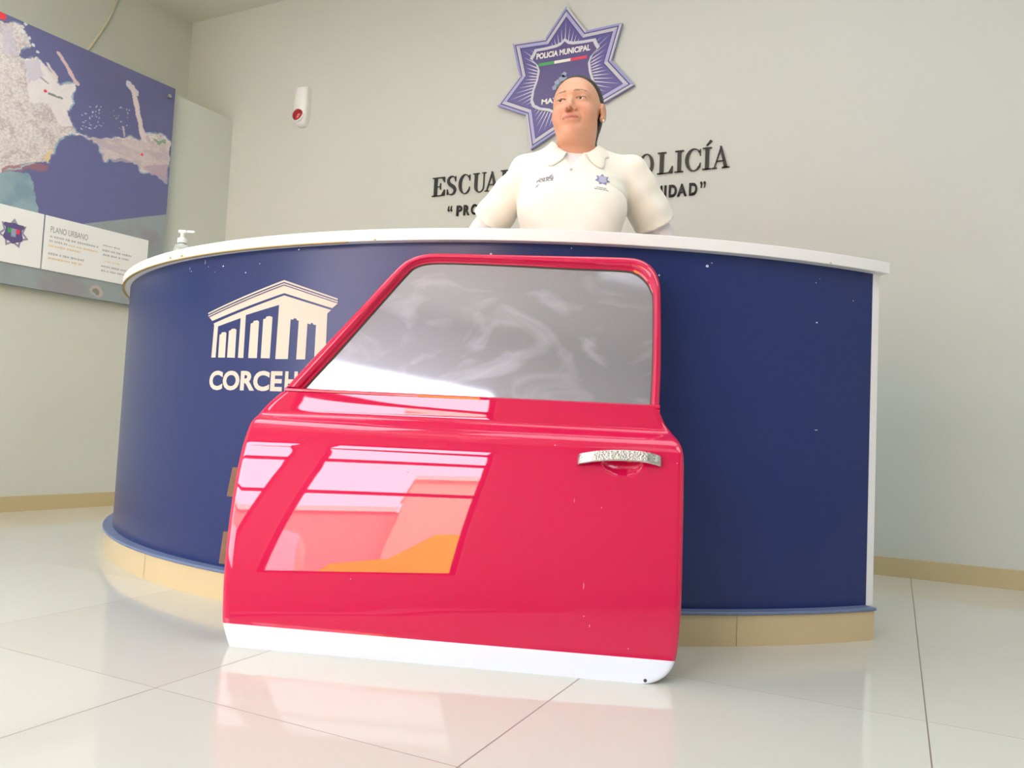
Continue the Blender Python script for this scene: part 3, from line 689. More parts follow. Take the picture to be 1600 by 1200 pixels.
M_ink = mat('grey_ink', rgb(150, 148, 156), .6); M_ink2 = mat('orange_ink', rgb(232, 206, 170), .6)
tA, tB = mp2(76, 362), mp2(134, 376)
bm = text_bm('PLANO URBANO', height=.034, x0=tA[0], x1=tB[0])
for v in bm.verts: v.co.y += (tA[1] + tB[1]) / 2 - .002
wrap('caption_title', None, mm, M_ink, mapb, lift=.0192, bm=bm)
gl, ol = [], []
def dash(p0, p1, h, L):
    L.append([]); L = L[-1]
    a, b = mp2(*p0), mp2(*p1); z = (a[1] + b[1]) / 2; x = a[0]
    while x < b[0]:
        w = min(rg.uniform(.006, .014), b[0] - x)
        hh = rg.uniform(.7, 1.1) * h
        L.append(R(x, x + w, z - hh / 2, z + hh / 2)); x += w + (.003 if rg.random() < .75 else .009)
dash((75, 369), (150, 387), .012, gl); dash((74, 376), (102, 383), .012, gl); dash((104, 384), (150, 394), .010, ol); dash((73, 383), (122, 395), .012, ol)
dash((72, 395), (130, 409), .013, gl); dash((72, 402), (124, 415), .011, ol)
dash((158, 383), (184, 390), .008, gl); dash((157, 390), (202, 402), .011, gl); dash((158, 397), (198, 408), .011, gl)
dash((160, 408), (184, 414), .006, ol); dash((155, 415), (196, 425), .011, gl); dash((155, 422), (192, 431), .011, gl)
M_ink3 = mat('soft_grey_ink', rgb(190, 188, 194), .6)
for q in gl: wrap('caption_text', q, mm, M_ink3, mapb, lift=.0192)
for q in ol: wrap('caption_text', q, mm, M_ink2, mapb, lift=.0192)
sc = mp2(18, 365)
def sm(x, z, w): return mm(sc[0] + x, sc[1] + z, w + .0192)
ms = star(.078, .050); wrap('logo_star', [ms], sm, mat('logo_grey', rgb(150, 146, 168), .5), mapb)
wrap('logo_star', [[(x * .78, z * .78) for x, z in ms]], lambda x, z, w: sm(x, z, w + .0004), M_card, mapb)
wrap('logo_star', [[(x * .16, z * .16) for x, z in shield]] and [[(x * .27, z * .27) for x, z in shield]], lambda x, z, w: sm(x, z, w + .0008), mat('logo_violet', rgb(96, 84, 136), .5), mapb)
wrap('logo_star', [R(-.03, -.012, .0, .024)], lambda x, z, w: sm(x, z, w + .0012), MB['green'], mapb)
wrap('logo_star', [R(.012, .03, .0, .024)], lambda x, z, w: sm(x, z, w + .0012), MB['red'], mapb)
wrap('logo_star', [R(-.012, .012, -.018, .024)], lambda x, z, w: sm(x, z, w + .0012), MB['crest'], mapb)
# cable on the wall above the map
def upw(px, py): return on_plane(px, py, np.array([xf(0) - 0.445, 0, 0]), NB)
cab = [upw(*q) for q in [(185, -30), (182, 0), (176, 18), (163, 42), (148, 64), (136, 80), (110, 110)]]
tag(tube('cable', spline(cab, 5), 0.008, mat('painted_cable', rgb(206, 202, 180), .5)), 'thin cream painted cable running down the wall above the map board', 'cable')

# ------------------------------------------------------------------ the car door
LEAN = rad(13.5)
DO = on_plane(353, 1010, (0, 0, 0), (0, 0, 1)); DR = on_plane(1008, 1069, (0, 0, 0), (0, 0, 1))
DU = (DR - DO); DU = DU / np.linalg.norm(DU)
NBK = np.array([-DU[1], DU[0], 0.0])
DV = np.array([0, 0, 1.0]) * cos(LEAN) + NBK * sin(LEAN)
DN = np.cross(DU, DV); DN = DN / np.linalg.norm(DN)            # out of the outer skin, to the viewer
if DN[1] > 0: DN = -DN
door = empty('car_door', tuple(DO), 'glossy red vintage car door with white sill stripe leaning on the blue counter', 'car door')
def dl(px, py, w=0.0):
    P = on_plane(px, py, DO + DN * w, DN) - DO; return (float(P @ DU), float(P @ DV))
def dm(u, v, w): return tuple(DU * u + DV * v + DN * w)
pv = [0, .03, .055, .10, .17, .25, .33, .40, .46, .50, .525, .542, .556, .566, .575, .580, .586, .61, .66]
pw = [.000, .007, .0115, .0190, .0290, .0365, .0405, .0410, .0395, .0372, .0350, .0300, .0200, .0080, -.0050, -.0072, -.0076, -.0070, -.0066]
def de(px, py):
    v = dl(px, py)[1]; return dl(px, py, max(0.0, float(np.interp(v, pv, pw)) - .010) if v < .60 else 0.0)
lt = spline([de(*p) for p in [(356, 1012), (353.5, 995), (351.5, 972), (351, 935), (352, 900), (354, 865), (357, 830), (361, 792), (366, 757), (372, 722), (379, 692), (388, 667), (401, 645), (421, 623), (446, 603)]], 6)
rt = spline([de(*p) for p in [(1000, 1069.5), (1016, 1068.5), (1031, 1063), (1043, 1054), (1051, 1043), (1057, 1027), (1061, 1000), (1064, 960), (1066, 900), (1067, 840), (1068, 770), (1068, 725), (1066, 705), (1060, 690), (1051, 676), (1040, 661), (1034, 648), (1031, 640), (1030.5, 632)]], 6)
lt = np.array(lt); rt = np.array(rt)
VB = dl(700, 619)[1] - .004                                   # belt line
rt[:, 1] = np.maximum.accumulate(rt[:, 1]); lt[:, 1] = np.maximum.accumulate(lt[:, 1])
def ul(v): return np.interp(v, lt[:, 1], lt[:, 0])
def ur(v): return np.interp(v, rt[:, 1], rt[:, 0])
vs_ = np.linspace(0, .66, 400); pws = np.interp(vs_, pv, pw)
lo_ = pws.copy()
for _ in range(4): lo_[20:-20] = np.convolve(lo_, np.ones(41) / 41, 'valid')
kk = np.ones(9) / 9
for _ in range(2): pws[4:-4] = np.convolve(pws, kk, 'valid')
tt = np.clip((vs_ - .06) / .05, 0, 1) * np.clip((.49 - vs_) / .05, 0, 1); pws = pws * (1 - tt) + lo_ * tt
HU, HV = (dl(972, 727, .03)[0], dl(972, 727, .03)[1] + 0.004)
def wsk(u, v):
    a, b = ul(v), ur(v)
    w = float(np.interp(v, vs_, pws)) + .010 * (1 - ((u - .53) / .56) ** 2) * min(1, v / .05) * max(0.0, min(1, (.585 - v) / .05))
    for e, r_, dd in ((u - a, .022, .011), (b - u, .016, .008)):
        if e < r_: w -= dd * (1 - math.sqrt(max(0, 1 - (1 - e / r_) ** 2)))
    w += .07 * (u - .52) * (v - .36) * min(1, v / .06) * max(0.0, min(1, (.57 - v) / .05))
    q = ((u - HU) / .050) ** 2 + ((v - HV) / .030) ** 2
    if q < 1: w -= .022 * (1 - q) ** 0.8
    return w
SV = dl(700, 1003)[1]
vrow = sorted(set([0, .002, .004, .007, .011, .016, .022, .03, .038, .046] + list(np.round(np.linspace(SV, .47, 64), 5)) + list(np.round(np.linspace(.474, .56, 30), 5)) + list(np.round(np.linspace(.562, VB, 24), 5))))
NU = 230
tu = np.concatenate([[0, .002, .005, .009, .014], np.linspace(.02, .985, NU - 9), [.990, .994, .998, 1]])
V, F, MI = [], [], []
for v in vrow:
    a, b = ul(v), ur(v)
    for t in tu:
        u = a + (b - a) * t; V.append(dm(u, v, wsk(u, v)))
n1_ = len(tu); nr = len(vrow)
for v in vrow:
    a, b = ul(v), ur(v)
    for t in tu:
        u = a + (b - a) * t; V.append(dm(u, v, -.048 + .0 * u))
def fid(i, j, back=0): return back * nr * n1_ + i * n1_ + j
for i in range(nr - 1):
    for j in range(n1_ - 1):
        F.append((fid(i, j), fid(i, j + 1), fid(i + 1, j + 1), fid(i + 1, j))); MI.append(1 if vrow[i] < SV - 1e-4 else 0)
        F.append((fid(i, j, 1), fid(i + 1, j, 1), fid(i + 1, j + 1, 1), fid(i, j + 1, 1))); MI.append(0)
    for j, fl in ((0, 1), (n1_ - 1, 0)):
        q = (fid(i, j), fid(i + 1, j), fid(i + 1, j, 1), fid(i, j, 1)); F.append(q if fl else q[::-1]); MI.append(1 if vrow[i] < SV - 1e-4 else 0)
for j in range(n1_ - 1):
    F.append((fid(0, j), fid(0, j, 1), fid(0, j + 1, 1), fid(0, j + 1))); MI.append(1)
    F.append((fid(nr - 1, j), fid(nr - 1, j + 1), fid(nr - 1, j + 1, 1), fid(nr - 1, j, 1))); MI.append(0)
sk = [k for k, mi_ in enumerate(MI) if mi_ == 0]; sp_ = [k for k, mi_ in enumerate(MI) if mi_ == 1]
def sub(name, ks, m):
    used = sorted({i for k in ks for i in F[k]}); mp_ = {u: i for i, u in enumerate(used)}
    o = pydata(name, [V[u] for u in used], [tuple(mp_[i] for i in F[k]) for k in ks], m, door)
    return sharp(o, 42)
sub('outer_skin', sk, M_red)
o = sub('sill_stripe', sp_, M_stripe); o['label'] = 'white stripe along the bottom edge of the door'
# window frame: matched outer and inner outlines
WF = -.014
fo = [(446, 604), (500, 546), (560, 482), (618, 420), (640, 403.5), (662, 396.3), (690, 394.5), (760, 396), (900, 399), (978, 401), (1004, 405.5), (1020, 417), (1029, 434), (1032.5, 460), (1033, 560), (1030.5, 636)]
fi = [(470, 606), (522, 550), (580, 485), (634, 425), (649, 413.5), (666, 408.8), (692, 407.5), (760, 409.5), (900, 416), (974, 419), (995, 424), (1009, 435), (1018, 450), (1021.5, 470), (1021, 560), (1017.5, 634)]
fo = spline([dl(*p, WF) for p in fo], 8); fi = spline([dl(*p, WF) for p in fi], 8)
V, F = [], []
prof = [(0, -.052), (0, WF - .006), (.12, WF), (.35, WF + .004), (.62, WF + .004), (.80, WF - .003), (.86, WF - .010), (1.0, WF - .012), (1.0, -.034), (.9, -.052)]
for a, b in zip(fo, fi):
    for t, w in prof: q = a + (b - a) * t; V.append(dm(q[0], q[1], w))
k = len(prof)
for i in range(len(fo) - 1):
    for j in range(k): F.append((i * k + j, i * k + (j + 1) % k, (i + 1) * k + (j + 1) % k, (i + 1) * k + j))
F.append(tuple(range(k))); F.append(tuple((len(fo) - 1) * k + j for j in range(k)))
sharp(fixn(pydata('window_frame', V, F, M_red, door)), 50)
# thin dark seal inside the frame
V, F = [], []
for a, b in zip(fo, fi):
    d = b - a; q0 = a + d * .985; q1 = a + d * 1.16
    V += [dm(q0[0], q0[1], -.0275), dm(q1[0], q1[1], -.0302)]
for i in range(len(fo) - 1): F.append((2 * i, 2 * i + 1, 2 * i + 3, 2 * i + 2))
pydata('window_seal', V, F, M_rub, door)
# lower rail of the window opening
b0 = dl(447, 604, WF); b1 = dl(1031, 634, WF); vA, vB2 = dl(468, 607, WF)[1], dl(1017, 633, WF)[1]
V, F = [], []
for t in np.linspace(0, 1, 50):
    u = b0[0] + (b1[0] - b0[0]) * t; v = vA + (vB2 - vA) * t
    for dv, w in ((-.022, -.010), (-.0125, -.0085), (-.0115, -.012), (-.0105, -.012), (-.009, -.007), (-.004, -.006), (.0, -.010), (.001, -.040), (-.03, -.040)): V.append(dm(u, v + dv, w))
k = 9
for i in range(49):
    for j in range(k): F.append((i * k + j, i * k + (j + 1) % k, (i + 1) * k + (j + 1) % k, (i + 1) * k + j))
F.append(tuple(range(k))); F.append(tuple(49 * k + j for j in range(k)))
sharp(fixn(pydata('belt_rail', V, F, M_red, door)), 50)
# pane
P = [tuple(a + (b - a) * .93) for a, b in zip(fo, fi)]
P = [(u, max(v, vA - .012)) for u, v in P]
wrap('window_pane', [P], lambda u, v, w: dm(u, v, w - .034), M_pane, door, thick=.004)
# handle
V, F = [], []
hp = [(903, 719), (925, 716.8), (950, 715), (972, 714.8), (995, 716), (1015, 718.8), (1034, 722.5)]
hs_ = spline([dl(*p, .045) for p in hp], 6); n = len(hs_)
for i, q in enumerate(hs_):
    t = i / (n - 1); w0 = wsk(min(max(q[0], .0), 1.05), q[1] + .02); e = min(t, 1 - t)
    wf = w0 + .005 + .020 * min(1, (e / .18)) ** .6; hh = .0128 - .0004 * (1 - min(1, e / .1))
    for dv, dw in ((-hh, -.004), (-hh, -.001), (-hh * .8, .0015), (hh * .8, .0015), (hh, -.001), (hh, -.004)): V.append(dm(q[0], q[1] + dv, wf + dw))
k = 6
for i in range(n - 1):
    for j in range(k): F.append((i * k + j, i * k + (j + 1) % k, (i + 1) * k + (j + 1) % k, (i + 1) * k + j))
F.append(tuple(range(k))); F.append(tuple((n - 1) * k + j for j in range(k)))
hd = sharp(fixn(pydata('door_handle', V, F, M_chrome, door)), 40); hd['label'] = 'worn chrome pull handle'
for t in (0.12, 0.88):
    bm = bmesh.new()
    q = hs_[int(t * (n - 1))]
    w0 = wsk(q[0], q[1] + .02)
    for vtx in box_bm(bm, -.009, .009, -.009, .009, -.004, .011): vtx.co = Vector(dm(q[0] + vtx.co.x, q[1] + vtx.co.y, w0 + vtx.co.z))
    from_bm('handle_mount', bm, M_chrome, hd)
# rusty hinge leaves on the front edge
for (x0, y0, x1, y1, x2, y2) in ((371, 731, 362, 776, 0, 0), (357, 831, 350, 881, 0, 0)):
    a = np.array(dl(x0, y0, -.03)); b = np.array(dl(x1, y1, -.03)); bm = bmesh.new()
    vs = box_bm(bm, 0, 1, 0, 1, 0, 1)
    for vtx in vs:
        t = vtx.co.y; c_ = a + (b - a) * t
        vtx.co = Vector(dm(c_[0] - .012 + vtx.co.x * .034, c_[1], -.040 + .014 * vtx.co.z))
    hg = from_bm('hinge', bm, M_rust, door); hg['label'] = 'rusty brown hinge leaf'
# lock striker edge nick at the bottom corner
q = dl(1008, 1066)
bm = bmesh.new(); bmesh.ops.create_uvsphere(bm, u_segments=10, v_segments=8, radius=.006)
for v in bm.verts: v.co = Vector(dm(q[0] + v.co.x, q[1] + .004 + v.co.y, wsk(q[0], .004) - .004 + v.co.z))
from_bm('drain_plug', bm, M_rub, door, True)
# scratches and chips in the paint
sc_ = []
for (x, y, w, h) in ((898, 784, 1, 7), (912, 916, 1.5, 11), (912, 963, 2.5, 2), (921, 978, 1.5, 4), (982, 1014, 1.5, 2.5), (938, 1098, 0, 0), (1057, 726, 2, 2), (868, 698, 3, 2), (940, 795, 2, 2), (545, 1045, 0, 0), (700, 770, 2, 2), (550, 905, 2, 2), (640, 740, 2, 2)):
    if w == 0: continue
    u, v = dl(x, y, .03); s = .00075
    sc_.append([(u + w * s * cos(t), v + h * s * sin(t)) for t in np.linspace(0, 2 * pi, 8)[:-1]])
M_scr = mat('scratch_pink', rgb(240, 130, 160), .5)
for q in sc_: wrap('paint_scratch', [q], lambda u, v, w: dm(u, v, wsk(u, v) + .0005), M_scr, door)

# ------------------------------------------------------------------ sanitiser bottle on the counter
d = ray(284, 385); d = d / np.hypot(d[0], d[1]); o = CAMP - np.array([CX, CY, 0])
b_ = o[0]*d[0] + o[1]*d[1]; c_ = o[0]**2 + o[1]**2 - 1.90**2; t = -b_ - math.sqrt(b_*b_ - c_)
bp = CAMP + d * t
bot = empty('sanitiser_bottle', (bp[0], bp[1], 1.095), 'small clear pump bottle of hand sanitiser on the left of the counter top', 'bottle')
hz = CAMH + ray(283, 357)[2] / np.hypot(*ray(283, 357)[:2]) * t - 1.095
s = hz / .115
M_clear = mat('clear_plastic', rgb(225, 232, 226), .15, trans=.6)
lathe('bottle', [(r * s, z * s) for r, z in ((.020, 0), (.022, .003), (.022, .055), (.020, .064), (.010, .072), (.010, .076))], M_clear, bot)
lathe('collar', [(r * s, z * s) for r, z in ((.013, .074), (.013, .086), (.006, .090), (.005, .102))], M_plast, bot)
bm = bmesh.new(); box_bm(bm, -.010 * s, .012 * s, -.007 * s, .007 * s, .102 * s, .110 * s, .002 * s); box_bm(bm, .010 * s, .034 * s, -.003 * s, .003 * s, .104 * s, .110 * s, .001 * s)
h = from_bm('pump_head', bm, M_plast, bot); h.rotation_euler = (0, 0, rad(25.8))

# ------------------------------------------------------------------ the woman behind the counter
# smooth surfaces grown from distance fields (surface nets)
def surface(f, lo, hi, h):
    lo = np.array(lo, float); n = np.ceil((np.array(hi) - lo) / h).astype(int) + 1
    ax = [lo[i] + h * np.arange(n[i]) for i in range(3)]
    D = np.empty(n, np.float32)
    for i0 in range(0, n[0], 16):
        X, Y, Z = np.meshgrid(ax[0][i0:i0 + 16], ax[1], ax[2], indexing='ij'); D[i0:i0 + 16] = f(X, Y, Z)
    ins = D < 0
    acc = np.zeros(tuple(n - 1) + (3,)); cnt = np.zeros(tuple(n - 1))
    cs = [(a, b, c) for a in (0, 1) for b in (0, 1) for c in (0, 1)]
    def cv(A, c): return A[c[0]:n[0] - 1 + c[0], c[1]:n[1] - 1 + c[1], c[2]:n[2] - 1 + c[2]]
    for c in cs:
        for k in range(3):
            if c[k]: continue
            e = list(c); e[k] = 1; e = tuple(e)
            a, b = cv(D, c), cv(D, e); x = cv(ins, c) != cv(ins, e)
            t = np.where(x, a / np.where(x, a - b, 1), 0)
            for q in range(3): acc[..., q] += np.where(x, c[q] + (t if q == k else 0), 0)
            cnt += x
    act = cnt > 0; ids = -np.ones(act.shape, int); ids[act] = np.arange(act.sum())
    base = np.argwhere(act); V = lo + h * (base + acc[act] / cnt[act][:, None]); F = []
    for k in range(3):
        a, b = (k + 1) % 3, (k + 2) % 3
        s0 = [slice(1, -1)] * 3; s0[k] = slice(0, -1); s1 = list(s0); s1[k] = slice(1, None)
        A, B = ins[tuple(s0)], ins[tuple(s1)]; w = np.argwhere(A != B)
        if not len(w): continue
        fl = A[tuple(w.T)]; w = w + np.array([0 if q == k else 1 for q in range(3)])
        def g(da, db):
            u = w.copy(); u[:, a] -= da; u[:, b] -= db; return ids[u[:, 0], u[:, 1], u[:, 2]]
        q = np.stack([g(1, 1), g(0, 1), g(0, 0), g(1, 0)], 1); q[~fl] = q[~fl][:, ::-1]; F.append(q)
    return V, np.concatenate(F)
def smin(a, b, k):
    h = np.clip(.5 + .5 * (b - a) / k, 0, 1); return b + (a - b) * h - k * h * (1 - h)
def smax(a, b, k): return -smin(-a, -b, k)
def ell(X, Y, Z, c, r):
    x, y, z = (X - c[0]) / r[0], (Y - c[1]) / r[1], (Z - c[2]) / r[2]
    k0 = np.sqrt(x * x + y * y + z * z); k1 = np.sqrt((x / r[0]) ** 2 + (y / r[1]) ** 2 + (z / r[2]) ** 2) + 1e-9
    return k0 * (k0 - 1) / k1
def cap(X, Y, Z, a, b, ra, rb):
    a, b = np.array(a, float), np.array(b, float); d = b - a
    t = np.clip(((X - a[0]) * d[0] + (Y - a[1]) * d[1] + (Z - a[2]) * d[2]) / (d @ d), 0, 1)
    return np.sqrt((X - a[0] - t * d[0]) ** 2 + (Y - a[1] - t * d[1]) ** 2 + (Z - a[2] - t * d[2]) ** 2) - (ra + (rb - ra) * t)
def stack(X, Y, Z, prof):
    zs = [p[0] for p in prof]; a = np.interp(Z, zs, [p[1] for p in prof]); b = np.interp(Z, zs, [p[2] for p in prof]); cy = np.interp(Z, zs, [p[3] for p in prof])
    d = (np.sqrt((X / a) ** 2 + ((Y - cy) / b) ** 2) - 1) * np.minimum(a, b)
    return np.maximum(d, np.maximum(zs[0] - Z, Z - zs[-1]))
PR = rad(25.8)
person = empty('person', (-0.944, 2.317, 0), 'person in a cream polo shirt with dark hair tied back, standing behind the counter', 'person', rz=PR)
# head frame: origin between the ears at eye height, -y forward
HO = np.array([.004, .012, 1.580]); HS = 1.04
Hm = np.array(Matrix.Rotation(rad(-17), 3, 'Z') @ Matrix.Rotation(rad(-4), 3, 'Y') @ Matrix.Rotation(rad(-6), 3, 'X'))
def toh(X, Y, Z):
    x, y, z = X - HO[0], Y - HO[1], Z - HO[2]
    return [(Hm[0, i] * x + Hm[1, i] * y + Hm[2, i] * z) / HS for i in range(3)]
def fromh(p): return HO + HS * (Hm @ np.array(p, float))
def head(X, Y, Z):
    x, y, z = toh(X, Y, Z); ax = np.abs(x)
    d = ell(x, y, z, (0, .022, .038), (.0755, .094, .083))
    d = smin(d, ell(x, y, z, (0, -.026, -.012), (.066, .064, .080)), .03)
    d = smin(d, ell(x, y, z, (0, -.018, -.064), (.0615, .062, .050)), .03)
    d = smin(d, ell(ax, y, z, (.036, -.060, -.040), (.027, .024, .028)), .02)
    d = smin(d, ell(x, y, z, (0, -.072, -.098), (.024, .018, .016)), .022)
    d = smin(d, ell(x, y, z, (0, -.020, -.103), (.050, .050, .026)), .028)
    d = smin(d, cap(ax, y, z, (.008, -.084, .021), (.044, -.070, .021), .0085, .008), .016)
    d = smax(d, -ell(ax, y, z, (.031, -.100, .000), (.017, .018, .012)), .016)
    d = smin(d, cap(x, y, z, (0, -.082, .008), (0, -.104, -.030), .0065, .0085), .012)
    d = smin(d, ell(x, y, z, (0, -.107, -.035), (.0115, .0105, .0095)), .008)
    d = smin(d, ell(ax, y, z, (.0135, -.098, -.038), (.0080, .0095, .0075)), .006)
    d = smax(d, -ell(ax, y, z, (.0065, -.1065, -.0455), (.0038, .005, .0045)), .003)
    d = smin(d, ell(ax, y, z, (.031, -.0735, .000), (.0158, .0135, .0118)), .006)
    d = smax(d, -ell(ax, y, z, (.031, -.0875, -.0015), (.0125, .0065, .0030)), .003)
    d = smin(d, ell(x, y, z, (0, -.088, -.063), (.026, .013, .013)), .012)
    d = smin(d, ell(ax, y, z, (.008, -.0965, -.0607), (.014, .005, .0032)), .005)
    d = smin(d, ell(x, y, z, (0, -.0955, -.0695), (.0170, .0055, .0040)), .005)
    d = smax(d, -ell(x, y - .25 * ax, z - .06 * ax, (0, -.1055, -.0655), (.0245, .0055, .0013)), .0025)
    d = smax(d, -cap(ax, y, z, (.022, -.090, -.040), (.031, -.083, -.060), .0006, .0004), .006)
    ae = ax + .016 * (x < 0)
    e = ell(ae - .12 * y, y, z, (.079, .012, -.006), (.008, .019, .031))
    e = smax(e, -ell(ae, y, z, (.089, .006, -.004), (.007, .011, .019)), .004)
    e = smin(e, ell(ae, y, z, (.077, -.001, -.033), (.006, .009, .009)), .006)
    return smin(d, e, .006) * HS
SH = [(.188, .022, 1.394), (-.146, .022, 1.384)]; EL = [(.330, .110, 1.160), (-.318, .110, 1.150)]; WR = [(.300, -.070, 1.128), (-.285, -.070, 1.128)]
def hand(X, Y, Z, k):
    s = 1 if k == 0 else -1; w = np.array(WR[k]); pz = 1.1105
    pc = w + np.array([-.006 * s, -.052, pz - w[2] + .004])
    d = ell(X, Y, Z, pc, (.039, .050, .0145)); d = smin(d, cap(X, Y, Z, w, pc, .024, .020), .02)
    for i, (fx, L1, L2, L3) in enumerate(((-.027, .036, .022, .018), (-.009, .041, .026, .020), (.010, .038, .024, .019), (.027, .030, .018, .016))):
        b = pc + np.array([fx * s, -.040, .002]); m1 = b + np.array([fx * .25 * s, -L1, .004]); m2 = m1 + np.array([fx * .1 * s, -L2, -.004]); e = m2 + np.array([0, -L3, -.003])
        f = np.minimum(np.minimum(cap(X, Y, Z, b, m1, .0088, .0082), cap(X, Y, Z, m1, m2, .0082, .0076)), cap(X, Y, Z, m2, e, .0076, .0066)); d = smin(d, f, .004)
    t0 = pc + np.array([-.030 * s, .018, .0]); t1 = t0 + np.array([-.028 * s, -.026, .0]); t2 = t1 + np.array([-.012 * s, -.028, -.002])
    return smin(d, np.minimum(cap(X, Y, Z, t0, t1, .0125, .0098), cap(X, Y, Z, t1, t2, .0098, .0078)), .006)
def arm(X, Y, Z, k, g=0.0):
    return smin(cap(X, Y, Z, SH[k], EL[k], .047 + g, .039 + g), cap(X, Y, Z, EL[k], WR[k], .038 + g, .025 + g), .02)
TOR = [(.86, .172, .125, .0), (.96, .162, .112, .0), (1.08, .156, .108, .0), (1.18, .158, .112, .0), (1.28, .166, .117, .003), (1.35, .168, .104, .012), (1.405, .140, .080, .022), (1.44, .095, .066, .028), (1.48, .070, .060, .03)]
def torso(X, Y, Z, g=0.0):
    d = stack(X, Y, Z, [(z, a + g, b + g, c) for z, a, b, c in TOR])
    d = smin(d, ell(np.sqrt((X + .004) ** 2 + .035 ** 2), Y, Z, (.072, -.068, 1.245), (.080 + g, .058 + g, .075)), .055)
    for k in (0, 1): d = smin(d, cap(X, Y, Z, (0, .03, 1.415), SH[k], .040 + g, .046 + g), .05)
    return d
NK0, NK1 = fromh((0, .018, -.065)), np.array([.004, .022, 1.42])
def neck(X, Y, Z, g=0.0): return cap(X, Y, Z, NK0, NK1, .055 + g, .063 + g)
def bodyf(X, Y, Z):
    d = smin(head(X, Y, Z), neck(X, Y, Z), .022)
    d = smin(d, smax(torso(X, Y, Z, -.012), Z - 1.46, .01), .02)
    for k in (0, 1): d = smin(d, smin(arm(X, Y, Z, k, -.002), hand(X, Y, Z, k), .008), .02)
    return d
V, F = surface(bodyf, (-.43, -.35, .98), (.43, .20, 1.73), .0033)
M_skin = mat('skin', rgb(214, 150, 112), .42, attr='Col', sss=.12, spec=.45)
body = pydata('body', V, F, M_skin, person, True)
x, y, z = toh(*[V[:, i] for i in range(3)]); ax = np.abs(x)
skin = np.array([222, 164, 132.]); c = np.tile(skin, (len(V), 1))
def blend(w, col):
    w = np.clip(w, 0, 1)[:, None]; c[:] = c * (1 - w) + np.array(col, float) * w
g = lambda cx, cy, cz, r: np.exp(-(((ax - cx) / r[0]) ** 2 + ((y - cy) / r[1]) ** 2 + ((z - cz) / r[2]) ** 2))
blend(.45 * g(.038, -.075, -.035, (.024, .03, .022)), (222, 130, 112)); blend(.25 * g(0, -.105, -.03, (.014, .02, .02)), (214, 130, 108))
blend(.35 * g(0, -.08, -.095, (.02, .03, .018)), (222, 138, 116))
lipm = ((ax / .0265) ** 2 + ((z + .0655) / (.0070 * (1 - .25 * ax / .0265))) ** 2 < 1) & (y < -.085); blend(lipm * .6, (200, 108, 104))
lin_ = (np.abs(z + .0655 + .05 * ax) < .0016) & (ax < .025) & (y < -.085); blend(lin_ * .65, (130, 60, 58))
brow = (ax > .013) & (ax < .049) & (np.abs(z - (.0235 + .16 * np.minimum(ax - .013, .020) - .30 * np.maximum(ax - .034, 0))) < .0030 * (1.25 - (ax - .013) / .045)) & (y < -.05); blend(brow * .72, (92, 62, 46))
lash = (((ax - .031) / .0155) ** 2 + ((z - .0012) / .0052) ** 2 < 1) & (((ax - .031) / .0145) ** 2 + ((z + .0016) / .0040) ** 2 > 1) & (y < -.06) & (z > -.002); blend(lash * .8, (58, 38, 32))
nos = (((ax - .0065) / .0046) ** 2 + ((z + .0445) / .0042) ** 2 < 1) & (y < -.095) & (z < -.040); blend(nos * .4, (110, 56, 46))
ca = body.data.color_attributes.new('Col', 'FLOAT_COLOR', 'POINT'); cl = c / 255.0; cl = np.where(cl <= .04045, cl / 12.92, ((cl + .055) / 1.055) ** 2.4)
ca.data.foreach_set('color', np.concatenate([cl, np.ones((len(V), 1))], 1).ravel().astype(np.float32))
# eyes
M_eye = mat('eye_white', rgb(224, 212, 204), .15); M_iris = mat('dark_iris', rgb(44, 28, 22), .1)
for s in (-1, 1):
    ec = fromh((.031 * s, -.0735, -.0012)); bm = bmesh.new(); bmesh.ops.create_uvsphere(bm, u_segments=20, v_segments=14, radius=.0112 * HS, matrix=Matrix.Translation(ec)); ey = from_bm('eye', bm, M_eye, person, True)
    ic = fromh((.031 * s - .0015, -.0815, -.0003)); bm = bmesh.new(); bmesh.ops.create_uvsphere(bm, u_segments=16, v_segments=10, radius=.0048 * HS, matrix=Matrix.Translation(ic)); from_bm('iris', bm, M_iris, ey, True)
# hair pulled back into a low bun
def hairf(X, Y, Z):
    x, y, z = toh(X, Y, Z)
    d = ell(x, y, z, (0, .024, .039), (.0785, .0965, .0850))
    d = smin(d, ell(x, y, z, (0, .040, -.01), (.070, .072, .075)), .02)
    yl = np.interp(z, [-.06, -.02, .01, .04, .065, .085, .105, .14], [.03, .022, .003, -.020, -.034, -.044, -.055, -.085])
    yl = yl + .6 * np.maximum(0, .05 - np.abs(x)) * np.clip((z - .03) / .05, 0, 1) * -.15
    d = smax(d, yl - y, .004)
    d = smin(d, ell(x, y, z, (0, .118, -.022), (.034, .030, .036)), .012)
    d = smin(d, cap(x, y, z, (.030, .070, -.055), (.035, .072, -.105), .020, .010), .012)
    r = np.arctan2(x, z - .02); d = d + .0007 * np.sin(r * 60)
    return d * HS
V, F = surface(hairf, (-.13, -.13, 1.42), (.14, .20, 1.73), .0034)
M_hair = mat('dark_hair', rgb(44, 34, 30), .42, spec=.4, bump=.3, bscale=200)
pydata('hair', V, F, M_hair, person, True)
ep = fromh((.0835, -.004, -.041)); bm = bmesh.new(); bmesh.ops.create_uvsphere(bm, u_segments=12, v_segments=8, radius=.0042, matrix=Matrix.Translation(ep))
from_bm('earring', bm, mat('pearl', rgb(240, 236, 228), .15), person, True)
